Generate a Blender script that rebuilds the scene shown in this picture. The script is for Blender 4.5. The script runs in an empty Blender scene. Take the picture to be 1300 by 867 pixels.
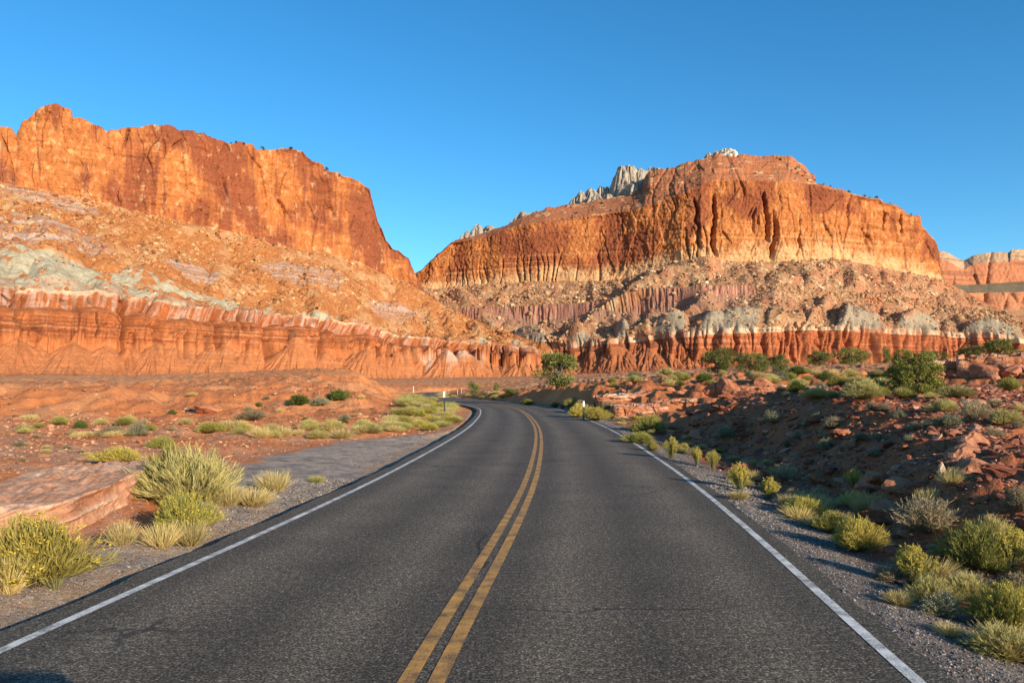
import bpy, math, random
import numpy as np
from mathutils import Vector
R = math.radians
rng = np.random.default_rng(11)
random.seed(5)
sc = bpy.context.scene
col = sc.collection

# ------------------------------------------------------------------ camera, sky, sun, exposure
FPX, HOR, CAMH = 1000.0, 490.0, 2.05            # focal length and horizon of the 1300 x 867 photograph
cd = bpy.data.cameras.new('camera'); cam = bpy.data.objects.new('camera', cd); col.objects.link(cam)
cam.location = (0, 0, CAMH); cam.rotation_euler = (R(90), 0, 0)
cd.sensor_fit = 'HORIZONTAL'; cd.sensor_width = 36; cd.lens = FPX/1300*36
cd.shift_y = (HOR-433.5)/1300; cd.clip_start = 0.1; cd.clip_end = 20000
sc.camera = cam
SUN_AZ, SUN_EL = 140.0, 15.0                    # clockwise from +Y, elevation
w = bpy.data.worlds.new('World'); sc.world = w; w.use_nodes = True
nt = w.node_tree; bg = nt.nodes['Background']
sky = nt.nodes.new('ShaderNodeTexSky'); sky.sky_type = 'NISHITA'; sky.sun_disc = False
sky.sun_elevation = R(SUN_EL); sky.sun_rotation = R(SUN_AZ)
sky.air_density = 1.0; sky.dust_density = 1.0; sky.ozone_density = 2.6; sky.altitude = 1800
hs = nt.nodes.new('ShaderNodeHueSaturation'); hs.inputs['Saturation'].default_value = 1.26
nt.links.new(sky.outputs[0], hs.inputs['Color']); tn = nt.nodes.new('ShaderNodeMix'); tn.data_type = 'RGBA'; tn.blend_type = 'MULTIPLY'; tn.inputs[0].default_value = 1; tn.inputs[7].default_value = (.84, 1.07, 1.02, 1)
nt.links.new(hs.outputs[0], tn.inputs[6]); nt.links.new(tn.outputs[2], bg.inputs[0])
bg.inputs[1].default_value = 0.132
sd = bpy.data.lights.new('sun', 'SUN'); sun = bpy.data.objects.new('sun', sd); col.objects.link(sun)
sd.energy = 5.0; sd.angle = R(0.5); sd.color = (1.0, 0.86, 0.68)
sv = Vector((math.sin(R(SUN_AZ))*math.cos(R(SUN_EL)), math.cos(R(SUN_AZ))*math.cos(R(SUN_EL)), math.sin(R(SUN_EL))))
sun.rotation_euler = (-sv).to_track_quat('-Z', 'Y').to_euler()
vs = sc.view_settings; vs.view_transform = 'Standard'; vs.look = 'None'; vs.gamma = 1; vs.exposure = 0.68
vs.use_curve_mapping = False

# ------------------------------------------------------------------ noise
PT = np.random.default_rng(3).permutation(256).astype(np.int32); PT = np.concatenate([PT, PT, PT])
_a = np.random.default_rng(4).uniform(0, 2*np.pi, 256); GX, GY = np.cos(_a).astype(np.float32), np.sin(_a).astype(np.float32)
RV = np.random.default_rng(9).uniform(0, 1, 256).astype(np.float32)
def pn(x, y, seed=0):
    x = np.asarray(x, np.float32)+seed*17.31; y = np.asarray(y, np.float32)+seed*7.77
    x, y = np.broadcast_arrays(x, y)
    xf = np.floor(x); yf = np.floor(y); X = xf.astype(np.int32) & 255; Y = yf.astype(np.int32) & 255
    u = x-xf; v = y-yf; fu = u*u*u*(u*(u*6-15)+10); fv = v*v*v*(v*(v*6-15)+10)
    def g(ix, iy, a, b):
        h = PT[PT[ix]+iy]; return GX[h]*a+GY[h]*b
    a = g(X, Y, u, v); b = g(X+1, Y, u-1, v); c = g(X, Y+1, u, v-1); d = g(X+1, Y+1, u-1, v-1)
    p = a+(b-a)*fu; q = c+(d-c)*fu
    return (p+(q-p)*fv)*1.45
def fbm(x, y, o=4, seed=0, gain=.5):
    s = 0; a = 1; t = 0
    for i in range(o):
        s = s+a*pn(x*2**i, y*2**i, seed+i*3); t += a; a *= gain
    return s/t*1.3
def worley(x, y, seed=0):
    x = np.asarray(x, np.float32)+seed*5.3; y = np.asarray(y, np.float32)+seed*9.1
    xf = np.floor(x); yf = np.floor(y); f1 = np.full(x.shape, 9, np.float32); f2 = f1.copy(); idv = np.zeros(x.shape, np.float32)
    for dx in (-1, 0, 1):
        for dy in (-1, 0, 1):
            cx = xf+dx; cy = yf+dy
            h = PT[PT[cx.astype(np.int32) & 255]+(cy.astype(np.int32) & 255)]
            d = (x-cx-RV[h])**2+(y-cy-RV[PT[h]])**2
            m = d < f1
            f2 = np.where(m, f1, np.minimum(f2, d)); f1 = np.where(m, d, f1); idv = np.where(m, RV[PT[h+91]], idv)
    return np.sqrt(f1), np.sqrt(f2), idv
def ss(a, b, x):
    t = np.clip((x-a)/(b-a), 0, 1); return t*t*(3-2*t)
def mixc(a, b, t):
    return a*(1-t[..., None])+np.asarray(b, np.float32)*t[..., None]
def C3(*c): return np.array(c, np.float32)

# ------------------------------------------------------------------ mesh and object helpers
def mesh_np(name, V, F, C=None, mat=None, smooth=False, extra=None):
    me = bpy.data.meshes.new(name)
    V = np.asarray(V, np.float32).reshape(-1, 3); F = np.asarray(F, np.int32); k = F.shape[1]
    me.vertices.add(len(V)); me.vertices.foreach_set('co', V.ravel())
    me.loops.add(F.size); me.loops.foreach_set('vertex_index', F.ravel())
    me.polygons.add(len(F)); me.polygons.foreach_set('loop_start', np.arange(0, F.size, k, dtype=np.int32))
    me.update(calc_edges=True); me.validate()
    if C is not None:
        C = np.asarray(C, np.float32).reshape(-1, 3)
        at = me.color_attributes.new('Col', 'FLOAT_COLOR', 'POINT')
        at.data.foreach_set('color', np.concatenate([C, np.ones((len(C), 1), np.float32)], 1).ravel())
    for nm, arr in (extra or {}).items():
        a = me.attributes.new(nm, 'FLOAT', 'POINT'); a.data.foreach_set('value', np.asarray(arr, np.float32).ravel())
    if mat: me.materials.append(mat)
    me.polygons.foreach_set('use_smooth', np.full(len(F), smooth, dtype=bool))
    return me
def grid_faces(n, m):
    i = np.arange(n*m).reshape(n, m)
    return np.stack([i[:-1, :-1], i[1:, :-1], i[1:, 1:], i[:-1, 1:]], -1).reshape(-1, 4)
def link(name, me, parent=None, loc=None):
    o = bpy.data.objects.new(name, me); col.objects.link(o)
    if parent is not None: o.parent = parent
    if loc is not None: o.location = loc
    return o
def tag(o, label, cat, group=None):
    o['label'] = label; o['category'] = cat; o['kind'] = 'thing'
    if group: o['group'] = group
    return o
def struct(o): o['kind'] = 'structure'; return o
def stuff(o, label, cat): o['kind'] = 'stuff'; o['label'] = label; o['category'] = cat; return o

# ------------------------------------------------------------------ materials
def mat_new(name):
    m = bpy.data.materials.new(name); m.use_nodes = True
    return m, m.node_tree, m.node_tree.nodes['Principled BSDF']
def N(t, kind, **kw):
    n = t.nodes.new(kind)
    for k, v in kw.items():
        if k in n.inputs: n.inputs[k].default_value = v
        else: setattr(n, k, v)
    return n
def ramp(t, stops):
    n = t.nodes.new('ShaderNodeValToRGB'); e = n.color_ramp.elements
    while len(e) < len(stops): e.new(.5)
    for i, (p, c) in enumerate(stops): e[i].position = p; e[i].color = (*c, 1) if len(c) == 3 else c
    return n
def mixn(t, mode, fac, a, b):
    n = t.nodes.new('ShaderNodeMix'); n.data_type = 'RGBA'; n.blend_type = mode
    for s, v in ((0, fac), (6, a), (7, b)):
        if isinstance(v, (int, float)): n.inputs[s].default_value = v
        elif isinstance(v, tuple): n.inputs[s].default_value = (*v, 1)
        else: t.links.new(v, n.inputs[s])
    return n.outputs[2]
def col_mat(name, scales=((.3, .35),), bump=((.5, .3),), rough=.95, lo=.65, hi=1.35):
    """vertex colour (strata) x object-space noise, with noise bump; scales in 1/m"""
    m, t, b = mat_new(name)
    at = N(t, 'ShaderNodeAttribute', attribute_name='Col'); tc = N(t, 'ShaderNodeTexCoord')
    c = at.outputs['Color']
    for sc_, f in scales:
        n = N(t, 'ShaderNodeTexNoise', Scale=sc_, Detail=5.0, Roughness=.65); t.links.new(tc.outputs['Object'], n.inputs['Vector'])
        r = ramp(t, [(.3, (lo,)*3), (.7, (hi,)*3)]); t.links.new(n.outputs[0], r.inputs[0])
        c = mixn(t, 'MULTIPLY', f, c, r.outputs[0])
    t.links.new(c, b.inputs['Base Color']); b.inputs['Roughness'].default_value = rough
    b.inputs['Specular IOR Level'].default_value = .15
    nrm = None
    for sc_, d in bump:
        n = N(t, 'ShaderNodeTexNoise', Scale=sc_, Detail=6.0, Roughness=.7); t.links.new(tc.outputs['Object'], n.inputs['Vector'])
        bp = N(t, 'ShaderNodeBump', Strength=.8, Distance=d); t.links.new(n.outputs[0], bp.inputs['Height'])
        if nrm is not None: t.links.new(nrm, bp.inputs['Normal'])
        nrm = bp.outputs[0]
    t.links.new(nrm, b.inputs['Normal'])
    return m
M_CLIFF = col_mat('cliff_rock', ((.25, .6), (.04, .4)), ((.35, 1.2),))
M_GROUND = col_mat('desert_ground', ((6, .6), (.7, .45), (28, .9), (70, .8)), ((1.6, .12), (9, .05), (40, .02)))
M_ROCK = col_mat('sandstone_rock', ((3, .6), (14, .4)), ((7, .05),))
M_BOULDER = col_mat('talus_boulder', ((.6, .5),), ((.8, .4),))
def plant_mat(name):
    m, t, b = mat_new(name)
    at = N(t, 'ShaderNodeAttribute', attribute_name='Col')
    oi = N(t, 'ShaderNodeObjectInfo'); mr = N(t, 'ShaderNodeMapRange'); mr.inputs[3].default_value = .75; mr.inputs[4].default_value = 1.2
    t.links.new(oi.outputs['Random'], mr.inputs[0])
    cb = N(t, 'ShaderNodeCombineColor')
    for i in range(3): t.links.new(mr.outputs[0], cb.inputs[i])
    c = mixn(t, 'MULTIPLY', 1.0, at.outputs['Color'], cb.outputs[0])
    t.links.new(c, b.inputs['Base Color']); b.inputs['Roughness'].default_value = .8; b.inputs['Specular IOR Level'].default_value = .2
    tr = N(t, 'ShaderNodeBsdfTranslucent'); t.links.new(c, tr.inputs[0])
    mx = N(t, 'ShaderNodeMixShader'); mx.inputs[0].default_value = .25
    t.links.new(b.outputs[0], mx.inputs[1]); t.links.new(tr.outputs[0], mx.inputs[2])
    t.links.new(mx.outputs[0], t.nodes['Material Output'].inputs[0])
    return m
M_PLANT = plant_mat('plant_leaf')
def asphalt():
    m, t, b = mat_new('asphalt')
    off = N(t, 'ShaderNodeAttribute', attribute_name='off'); tc = N(t, 'ShaderNodeTexCoord')
    n1 = N(t, 'ShaderNodeTexNoise', Scale=46., Detail=4.0, Roughness=.8); n2 = N(t, 'ShaderNodeTexNoise', Scale=.8, Detail=5., Roughness=.6)
    n3 = N(t, 'ShaderNodeTexVoronoi', Scale=55.)
    for n in (n1, n2, n3): t.links.new(tc.outputs['Object'], n.inputs['Vector'])
    r1 = ramp(t, [(.37, (.008, .006, .0045)), (.5, (.070, .056, .040)), (.6, (.24, .195, .14)), (.71, (.60, .50, .37))]); t.links.new(n1.outputs[0], r1.inputs[0])
    r3 = ramp(t, [(0, (1.5,)*3), (.35, (1.0,)*3), (.6, (.75,)*3)]); t.links.new(n3.outputs['Distance'], r3.inputs[0])
    c = mixn(t, 'MULTIPLY', .7, r1.outputs[0], r3.outputs[0])
    r2 = ramp(t, [(.35, (.75,)*3), (.65, (1.25,)*3)]); t.links.new(n2.outputs[0], r2.inputs[0])
    c = mixn(t, 'MULTIPLY', .6, c, r2.outputs[0])
    n4 = N(t, 'ShaderNodeTexNoise', Scale=15., Detail=3., Roughness=.7); t.links.new(tc.outputs['Object'], n4.inputs['Vector'])
    r4 = ramp(t, [(.34, (.4,)*3), (.5, (.9,)*3), (.66, (1.9,)*3)]); t.links.new(n4.outputs[0], r4.inputs[0]); c = mixn(t, 'MULTIPLY', .75, c, r4.outputs[0])
    nw = N(t, 'ShaderNodeTexNoise', Scale=1.1, Detail=5., Roughness=.65); t.links.new(tc.outputs['Object'], nw.inputs['Vector'])
    vw = mixn(t, 'ADD', .9, tc.outputs['Object'], nw.outputs[1])
    vc = N(t, 'ShaderNodeTexVoronoi', Scale=.23, feature='DISTANCE_TO_EDGE'); t.links.new(vw, vc.inputs['Vector'])
    rk = ramp(t, [(0, (1,)*3), (.0035, (.9,)*3), (.006, (0,)*3)]); t.links.new(vc.outputs[0], rk.inputs[0])
    nm = N(t, 'ShaderNodeTexNoise', Scale=.18, Detail=2.); t.links.new(tc.outputs['Object'], nm.inputs['Vector'])
    rm = ramp(t, [(.48, (0,)*3), (.58, (1,)*3)]); t.links.new(nm.outputs[0], rm.inputs[0])
    c = mixn(t, 'MIX', mixn(t, 'MULTIPLY', 1.0, rk.outputs[0], rm.outputs[0]), c, (.015, .013, .012))
    # worn wheel paths: paler polished bands at +-0.85 m about each lane's middle, darker oil line between
    ab = N(t, 'ShaderNodeMath', operation='ABSOLUTE'); t.links.new(off.outputs['Fac'], ab.inputs[0])
    dv = N(t, 'ShaderNodeMath', operation='DIVIDE'); t.links.new(ab.outputs[0], dv.inputs[0]); dv.inputs[1].default_value = 3.9
    rw = ramp(t, [(0, (1.0,)*3), (.1, (.85,)*3), (.22, (1.5,)*3), (.34, (1.15,)*3), (.43, (.85,)*3), (.55, (1.15,)*3), (.68, (1.5,)*3), (.8, (.9,)*3), (1, (1.05,)*3)])
    t.links.new(dv.outputs[0], rw.inputs[0])
    c = mixn(t, 'MULTIPLY', 1.0, c, rw.outputs[0])
    t.links.new(c, b.inputs['Base Color']); b.inputs['Roughness'].default_value = .85; b.inputs['Specular IOR Level'].default_value = .3
    bp = N(t, 'ShaderNodeBump', Strength=.9, Distance=.008); t.links.new(n1.outputs[0], bp.inputs['Height']); t.links.new(bp.outputs[0], b.inputs['Normal'])
    return m
M_ASPH = asphalt()
def paint(name, c, wear):
    m, t, b = mat_new(name)
    tc = N(t, 'ShaderNodeTexCoord'); n1 = N(t, 'ShaderNodeTexNoise', Scale=70., Detail=3., Roughness=.7); n2 = N(t, 'ShaderNodeTexNoise', Scale=4., Detail=6., Roughness=.7)
    for n in (n1, n2): t.links.new(tc.outputs['Object'], n.inputs['Vector'])
    ad = N(t, 'ShaderNodeMath', operation='ADD'); t.links.new(n1.outputs[0], ad.inputs[0]); t.links.new(n2.outputs[0], ad.inputs[1])
    r = ramp(t, [(wear-.08, (1, 1, 1)), (wear+.1, (0, 0, 0))])
    hf = N(t, 'ShaderNodeMath', operation='MULTIPLY'); hf.inputs[1].default_value = .5; t.links.new(ad.outputs[0], hf.inputs[0]); t.links.new(hf.outputs[0], r.inputs[0])
    rc = ramp(t, [(.3, tuple(x*.7 for x in c)), (.7, tuple(min(x*1.2, .85) for x in c))]); t.links.new(n2.outputs[0], rc.inputs[0])
    t.links.new(mixn(t, 'MIX', r.outputs[0], rc.outputs[0], (.05, .045, .04)), b.inputs['Base Color'])
    b.inputs['Roughness'].default_value = .75
    bp = N(t, 'ShaderNodeBump', Strength=.8, Distance=.005); t.links.new(n1.outputs[0], bp.inputs['Height']); t.links.new(bp.outputs[0], b.inputs['Normal'])
    return m
M_WHITE = paint('white_road_paint', (.66, .63, .57), .435)
M_YELLOW = paint('yellow_road_paint', (.53, .26, .052), .44)
def plain(name, c, rough=.5, metal=0):
    m, t, b = mat_new(name); tc = N(t, 'ShaderNodeTexCoord'); n = N(t, 'ShaderNodeTexNoise', Scale=9., Detail=4.)
    t.links.new(tc.outputs['Object'], n.inputs['Vector'])
    r = ramp(t, [(.3, tuple(x*.75 for x in c)), (.7, c)]); t.links.new(n.outputs[0], r.inputs[0]); t.links.new(r.outputs[0], b.inputs['Base Color'])
    b.inputs['Roughness'].default_value = rough; b.inputs['Metallic'].default_value = metal
    return m
M_POST = plain('green_post_steel', (.035, .06, .045)); M_REFL = plain('white_reflector', (.8, .8, .78), .35)
M_BARK = plain('juniper_bark', (.16, .11, .08), .9)

# ------------------------------------------------------------------ road centreline
CP = np.array([(-2.2, -30), (-1.75, -18), (-1.5, -8), (-1.02, 0), (-.66, 5.44), (-.44, 7.4), (-.13, 10.5), (.29, 15.4), (.6, 20.5), (.98, 28.9), (1.22, 38), (1.22, 48), (.98, 60),
               (.15, 74), (-3.0, 93), (-7.2, 111), (-12.4, 132), (-17.6, 157), (-21.6, 186), (-24.2, 213), (-25.2, 238), (-22.5, 262), (-14, 281), (2, 293), (28, 299), (60, 301)], float)
def catmull(P, step=.5):
    out = []
    Q = np.vstack([2*P[0]-P[1], P, 2*P[-1]-P[-2]])
    for i in range(1, len(Q)-2):
        n = max(2, int(np.linalg.norm(Q[i+1]-Q[i])/step)); t = np.linspace(0, 1, n, endpoint=False)[:, None]
        a, b, c, d = Q[i-1], Q[i], Q[i+1], Q[i+2]
        out.append(.5*((2*b)+(-a+c)*t+(2*a-5*b+4*c-d)*t**2+(-a+3*b-3*c+d)*t**3))
    out.append(P[-1][None]); return np.vstack(out)
RC = catmull(CP); k = np.ones(9)/9
for _ in range(2):
    for j in (0, 1): RC[8:-8, j] = np.convolve(np.pad(RC[:, j], 4, mode='edge'), k, 'valid')[8:-8]
RT = np.gradient(RC, axis=0); RT /= np.linalg.norm(RT, axis=1)[:, None]; RN = np.stack([RT[:, 1], -RT[:, 0]], 1)   # to the right
RLEFT, RRIGHT = -3.72, 3.66
def road_offset(x, y):
    """signed distance to the centreline (right positive) and nearest y along it"""
    x = np.asarray(x, np.float32); y = np.asarray(y, np.float32); off = np.full(x.shape, 99, np.float32); al = np.zeros(x.shape, np.float32)
    msk = (x > -75) & (x < 75) & (y > -40) & (y < 340); xi, yi = x[msk], y[msk]
    o = np.empty(xi.shape, np.float32); aa = np.empty(xi.shape, np.float32); S = RC[::2].astype(np.float32); n = RN[::2].astype(np.float32)
    for i in range(0, len(xi), 20000):
        dx = xi[i:i+20000, None]-S[None, :, 0]; dy = yi[i:i+20000, None]-S[None, :, 1]; d2 = dx*dx+dy*dy; j = d2.argmin(1); r = np.arange(len(j))
        lat = dx[r, j]*n[j, 0]+dy[r, j]*n[j, 1]; dd = np.sqrt(d2[r, j])
        o[i:i+20000] = np.where(dd > np.abs(lat)+2, np.sign(lat+1e-6)*dd, lat); aa[i:i+20000] = S[j, 1]
    off[msk] = o; al[msk] = aa
    return off, al

# ------------------------------------------------------------------ natural ground height: control points (x, y, z)
MND = [((px-650)/FPX*D_, D_, z_) for px in (-140, -60, 40, 120, 178) for D_, z_ in ((63, .0), (69, 1.75), (92, 1.95), (118, 1.7))]+[((px-650)/FPX*D_, D_, z_) for px, zt in ((240, 2.4), (320, 3.5), (400, 4.5), (455, 4.2)) for D_, z_ in ((66, .0), (73, 1.5), (100, .45*1.5+.55*zt), (125, zt), (150, zt-.6))]+[((px-650)/FPX*D_, D_, z_) for px, D_, z_ in ((208, 70, .1), (208, 95, .7), (492, 80, -.1), (497, 120, -.1), (505, 100, -.1), (518, 112, -.4), (535, 140, -.5), (528, 178, -.5), (512, 200, -.4))]
TP = np.array(MND+[
 (-5, 7, -.2), (-5.6, 10, -.15), (-6.8, 12.2, -.05), (-8, 15.5, .38), (-9.5, 13, .30), (-10, 17, .45), (-12, 15, .45), (-7, 19, .02), (-9, 23, .05), (-15, 20, .5), (-25, 25, .6), (-8, 28, -.05), (-14, 28, .25),
 (-15, 40, .1), (-30, 40, .4), (-8, 42, 0), (-12, 60, -.2), (-78, 110, 2.6), (-50, 115, 1.2), (-70, 128, 1.8), (-100, 135, 3.2), (-50, 152, 3.2), (-42, 165, 4.2), (-40, 200, 6.0), (-52, 215, 6.5), (-28, 215, .3), (-30, 235, .3),
 (-140, 220, 4.5), (-110, 250, 5), (-60, 320, 4), (-250, 400, 5), (-150, 400, 5), (-30, 330, 2.5), (-200, 150, 5), (-6, -10, -.2), (-20, -10, .3), (-60, 0, 1), (0, -60, 0), (-60, -60, 1),
 (5.2, 7, -.12), (6.2, 8.6, .15), (6.4, 11.5, .62), (8.1, 16, 1.05), (9.7, 22, 1.55), (10.5, 28, 1.88), (9.4, 35, 1.6), (7.0, 40, -.05), (5.3, 12, -.15), (6.5, 16, -.2), (7.7, 22, -.2), (8.1, 28, -.15), (7.3, 35, -.15), (5.6, 20, -.15), (6, 30, -.12),
 (9, 9, .5), (12, 12, .85), (16, 15, 1.1), (15, 20, 1.38), (18, 28, 1.8), (25, 20, 1.35), (20, 40, 1.9), (14, 39, 1.75), (9.5, 44, .05), (12, 43, .9), (7.5, 50, .1), (9.3, 54, .9), (9.8, 60, 2.0), (14, 53, 1.75), (8, 72, 2.15), (5.6, 77, 1.9), (2.5, 92, 1.6), (5.6, 62, .4),
 (20, 58, 2.3), (30, 58, 2.4), (33, 50, 2.1), (38, 58, 4.0), (50, 60, 4.4), (60, 80, 5.0), (40, 90, 3.7), (20, 100, 3.4), (10, 110, 2.7), (4, 130, 2.4), (-3.5, 140, 1.2), (-8, 165, .8), (60, 120, 5), (100, 120, 6.5), (30, 200, 5.5), (80, 200, 7),
 (0, 220, 2.5), (-6, 262, 1.0), (10, 330, 3), (0, 400, 5), (100, 400, 11), (250, 400, 14), (10, 20, 1.3), (20, -10, .6), (60, 0, 1.5), (60, -60, 1.5), (6, -10, 0),
 (-300, 900, 8), (0, 700, 10), (0, 1100, 12), (250, 800, 18), (600, 800, 22), (-600, 500, 5), (900, 300, 10), (-900, 0, 5), (900, -400, 5), (0, -900, 2), (-900, 1500, 10), (900, 1500, 25)], float)
def _w(x, y):
    r = np.sqrt(x*x+y*y)+.8; return np.stack([np.arctan2(x, y)*1.6, np.log(r)], -1)
_TW = _w(TP[:, 0], TP[:, 1]); _n = len(TP)
_K = np.linalg.norm(_TW[:, None]-_TW[None], axis=-1); _P = np.c_[np.ones(_n), _TW]
_A = np.block([[_K, _P], [_P.T, np.zeros((3, 3))]]); _S = np.linalg.solve(_A, np.r_[TP[:, 2], 0, 0, 0])
def natural(x, y):
    sh = np.shape(x); q = _w(np.ravel(x).astype(float), np.ravel(y).astype(float)); out = np.empty(len(q))
    for i in range(0, len(q), 50000):
        c = q[i:i+50000]; d = np.sqrt(((c[:, None]-_TW[None])**2).sum(-1)); out[i:i+50000] = d@_S[:_n]+_S[_n]+c@_S[_n+1:]
    return out.reshape(sh)
def shoulder_w(al):
    return np.interp(al, [-40, 10, 14, 18, 24, 31, 36, 39, 60, 400], [1.5, 1.5, 1.7, 3.6, 4.6, 3.6, 1.2, .5, .4, .8])
def terr(z, step, sharp=.3):
    q = z/step; f = np.floor(q); return step*(f+ss(1-sharp, 1, q-f))
def ground_z(x, y, full=False):
    x = np.asarray(x, float); y = np.asarray(y, float); off, al = road_offset(x, y); z = natural(x, y); r = np.hypot(x, y)
    rough = ss(4.2, 7.5, np.abs(off))
    z = z+rough*(.10*fbm(x/2.2, y/2.2, 4, 1)*np.clip(r/14, .6, 6)+.04*fbm(x/.5, y/.5, 3, 2)*ss(90, 20, r)+.5*fbm(x/25, y/25, 3, 3)*ss(60, 160, r))
    # bedded sandstone ledges
    led = ss(5.5, 7, off)*ss(38, 46, y)*ss(150, 110, y)*(off < 90)
    zz = z+.25*fbm(x/5, y/5, 3, 5); z = z*(1-led)+(terr(zz, .42, .35)-.0*zz)*led
    ledl = ss(90, 125, r)*ss(330, 280, r)*(off < -6)
    zz = z+.5*fbm(x/14, y/14, 3, 6); z = z*(1-ledl*.3)+terr(zz, 1.7, .4)*ledl*.3
    ter = ss(5, 7, off)*ss(115, 100, y)*(1-.55*ss(9, 13, off))                                     # slabby rubble on the right bank
    f1, f2, idv = worley(x/.55, y/.42, 2); g1, g2, idg = worley(x/1.6, y/1.2, 7)
    z = z+ter*((idv-.5)*.12+(idg-.5)*.20)*ss(-.35, .25, fbm(x/2.5, y/2.5, 2, 12))
    # road corridor
    wl = shoulder_w(al); d = -off+RLEFT                                   # distance beyond the left asphalt edge
    gl = -.31+.03*fbm(x/.8, y/.8, 3, 8)+.19*ss(.35, wl, d)
    tl = ss(wl, wl+2.2, d); zl = gl*(1-tl)+z*tl
    e = off-RRIGHT; gr = -.012+.012*fbm(x/.5, y/.5, 3, 9)-.10*ss(.1, 1.1, e)
    tr = ss(.9, 3.2, e); zr = gr*(1-tr)+z*tr
    out = np.where(off < 0, zl, zr); core = (off > RLEFT) & (off < RRIGHT-.02)
    out = np.where(core, np.where(off > RRIGHT-.3, -.06, -.36), out)
    if full: return out, off, al, z
    return out

# ------------------------------------------------------------------ ground sheet
az = np.concatenate([np.linspace(-180, -48, 70)[:-1], np.linspace(-48, 48, 1150), np.linspace(48, 180, 70)[1:]])
rr = np.concatenate([[.05], np.geomspace(1.2, 1900, 800)])
A, RR = np.meshgrid(np.radians(az), rr, indexing='ij')
GXY = (RR*np.sin(A), RR*np.cos(A)); gz, goff, gal, gnat = ground_z(*GXY, full=True)
x, y = GXY
n1 = fbm(x/9, y/9, 4, 21); n2 = fbm(x/1.3, y/1.3, 4, 22); n3 = fbm(x/60, y/60, 3, 23)
RED, DRED, TAN, GREY, DGREY = C3(.54, .18, .06), C3(.34, .105, .042), C3(.46, .25, .14), C3(.36, .29, .225), C3(.07, .062, .06)
gc = np.broadcast_to(RED, x.shape+(3,)).copy()
gc = mixc(gc, C3(.60, .25, .10), ss(-.1, .4, n1)); gc = mixc(gc, DRED, .6*ss(.0, .5, n3))
lt = (goff < -4) & (y < 60) ; gc = mixc(gc, C3(.44, .235, .14), lt*ss(-.3, .35, n2+n1*.5)*ss(45, 22, y)*.85)
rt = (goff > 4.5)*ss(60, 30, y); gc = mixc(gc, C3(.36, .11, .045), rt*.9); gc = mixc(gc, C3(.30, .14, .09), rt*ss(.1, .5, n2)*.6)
gc = mixc(gc, C3(.52, .27, .13), (goff > 10)*ss(70, 110, y)*.5)
zb = np.sin(gz*4.2+1.2*n1)*.5+.5; gc = mixc(gc, C3(.5, .24, .12), (goff < -5)*ss(110, 140, np.hypot(x, y))*ss(.6, 1, zb)*.5); gc = mixc(gc, C3(.62, .24, .085), (goff < -5)*ss(90, 130, np.hypot(x, y))*.6)
d = -goff+RLEFT; wl = shoulder_w(gal)+.35*n2+.25*n1
gm = (goff < 0)*ss(wl+.25, wl-.25, d); gc = mixc(gc, GREY, gm*.92)
gc = mixc(gc, C3(.19, .165, .145), gm*ss(-.2, .45, fbm(x/.6, y/.6, 5, 31)+.3*n1)*.85)
gc = mixc(gc, C3(.36, .23, .14), gm*ss(.9, .35, np.abs(d-.55))*ss(-.45, .2, n2)*.75)
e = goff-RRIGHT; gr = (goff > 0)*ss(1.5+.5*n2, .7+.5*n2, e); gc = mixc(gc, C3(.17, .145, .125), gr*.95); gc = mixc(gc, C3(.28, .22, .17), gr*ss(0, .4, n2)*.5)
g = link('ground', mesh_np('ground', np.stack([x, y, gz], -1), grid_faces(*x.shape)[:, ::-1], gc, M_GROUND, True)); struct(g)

# ------------------------------------------------------------------ road and its painted lines
def strip(name, lo, hi, z, mat, nn=2, skirt=0, jag=0):
    o = np.linspace(lo, hi, nn); O = np.broadcast_to(o, (len(RC), nn)).copy()
    if jag:
        s = np.arange(len(RC))*.5; O[:, 0] += jag*fbm(s/1.5, s*0, 4, 41); O[:, -1] += jag*fbm(s/1.5, s*0+9, 4, 42)
    P = np.stack([RC[:, None, 0]+RN[:, None, 0]*O, RC[:, None, 1]+RN[:, None, 1]*O, np.full(O.shape, z)], -1)
    if skirt:
        L = P[:, :1].copy(); L[..., 2] -= skirt; Q = P[:, -1:].copy(); Q[..., 2] -= skirt; P = np.concatenate([L, P, Q], 1); O = np.concatenate([O[:, :1], O, O[:, -1:]], 1)
    n, m = O.shape
    return struct(link(name, mesh_np(name, P, grid_faces(n, m)[:, ::-1], None, mat, False, {'off': O})))
strip('road', RLEFT, RRIGHT, 0, M_ASPH, 16, .5, .10)
strip('edge_line', -3.43, -3.33, .004, M_WHITE); strip('edge_line', 3.38, 3.48, .004, M_WHITE)
strip('centre_line', -.165, -.045, .004, M_YELLOW); strip('centre_line', .045, .165, .004, M_YELLOW)

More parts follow.
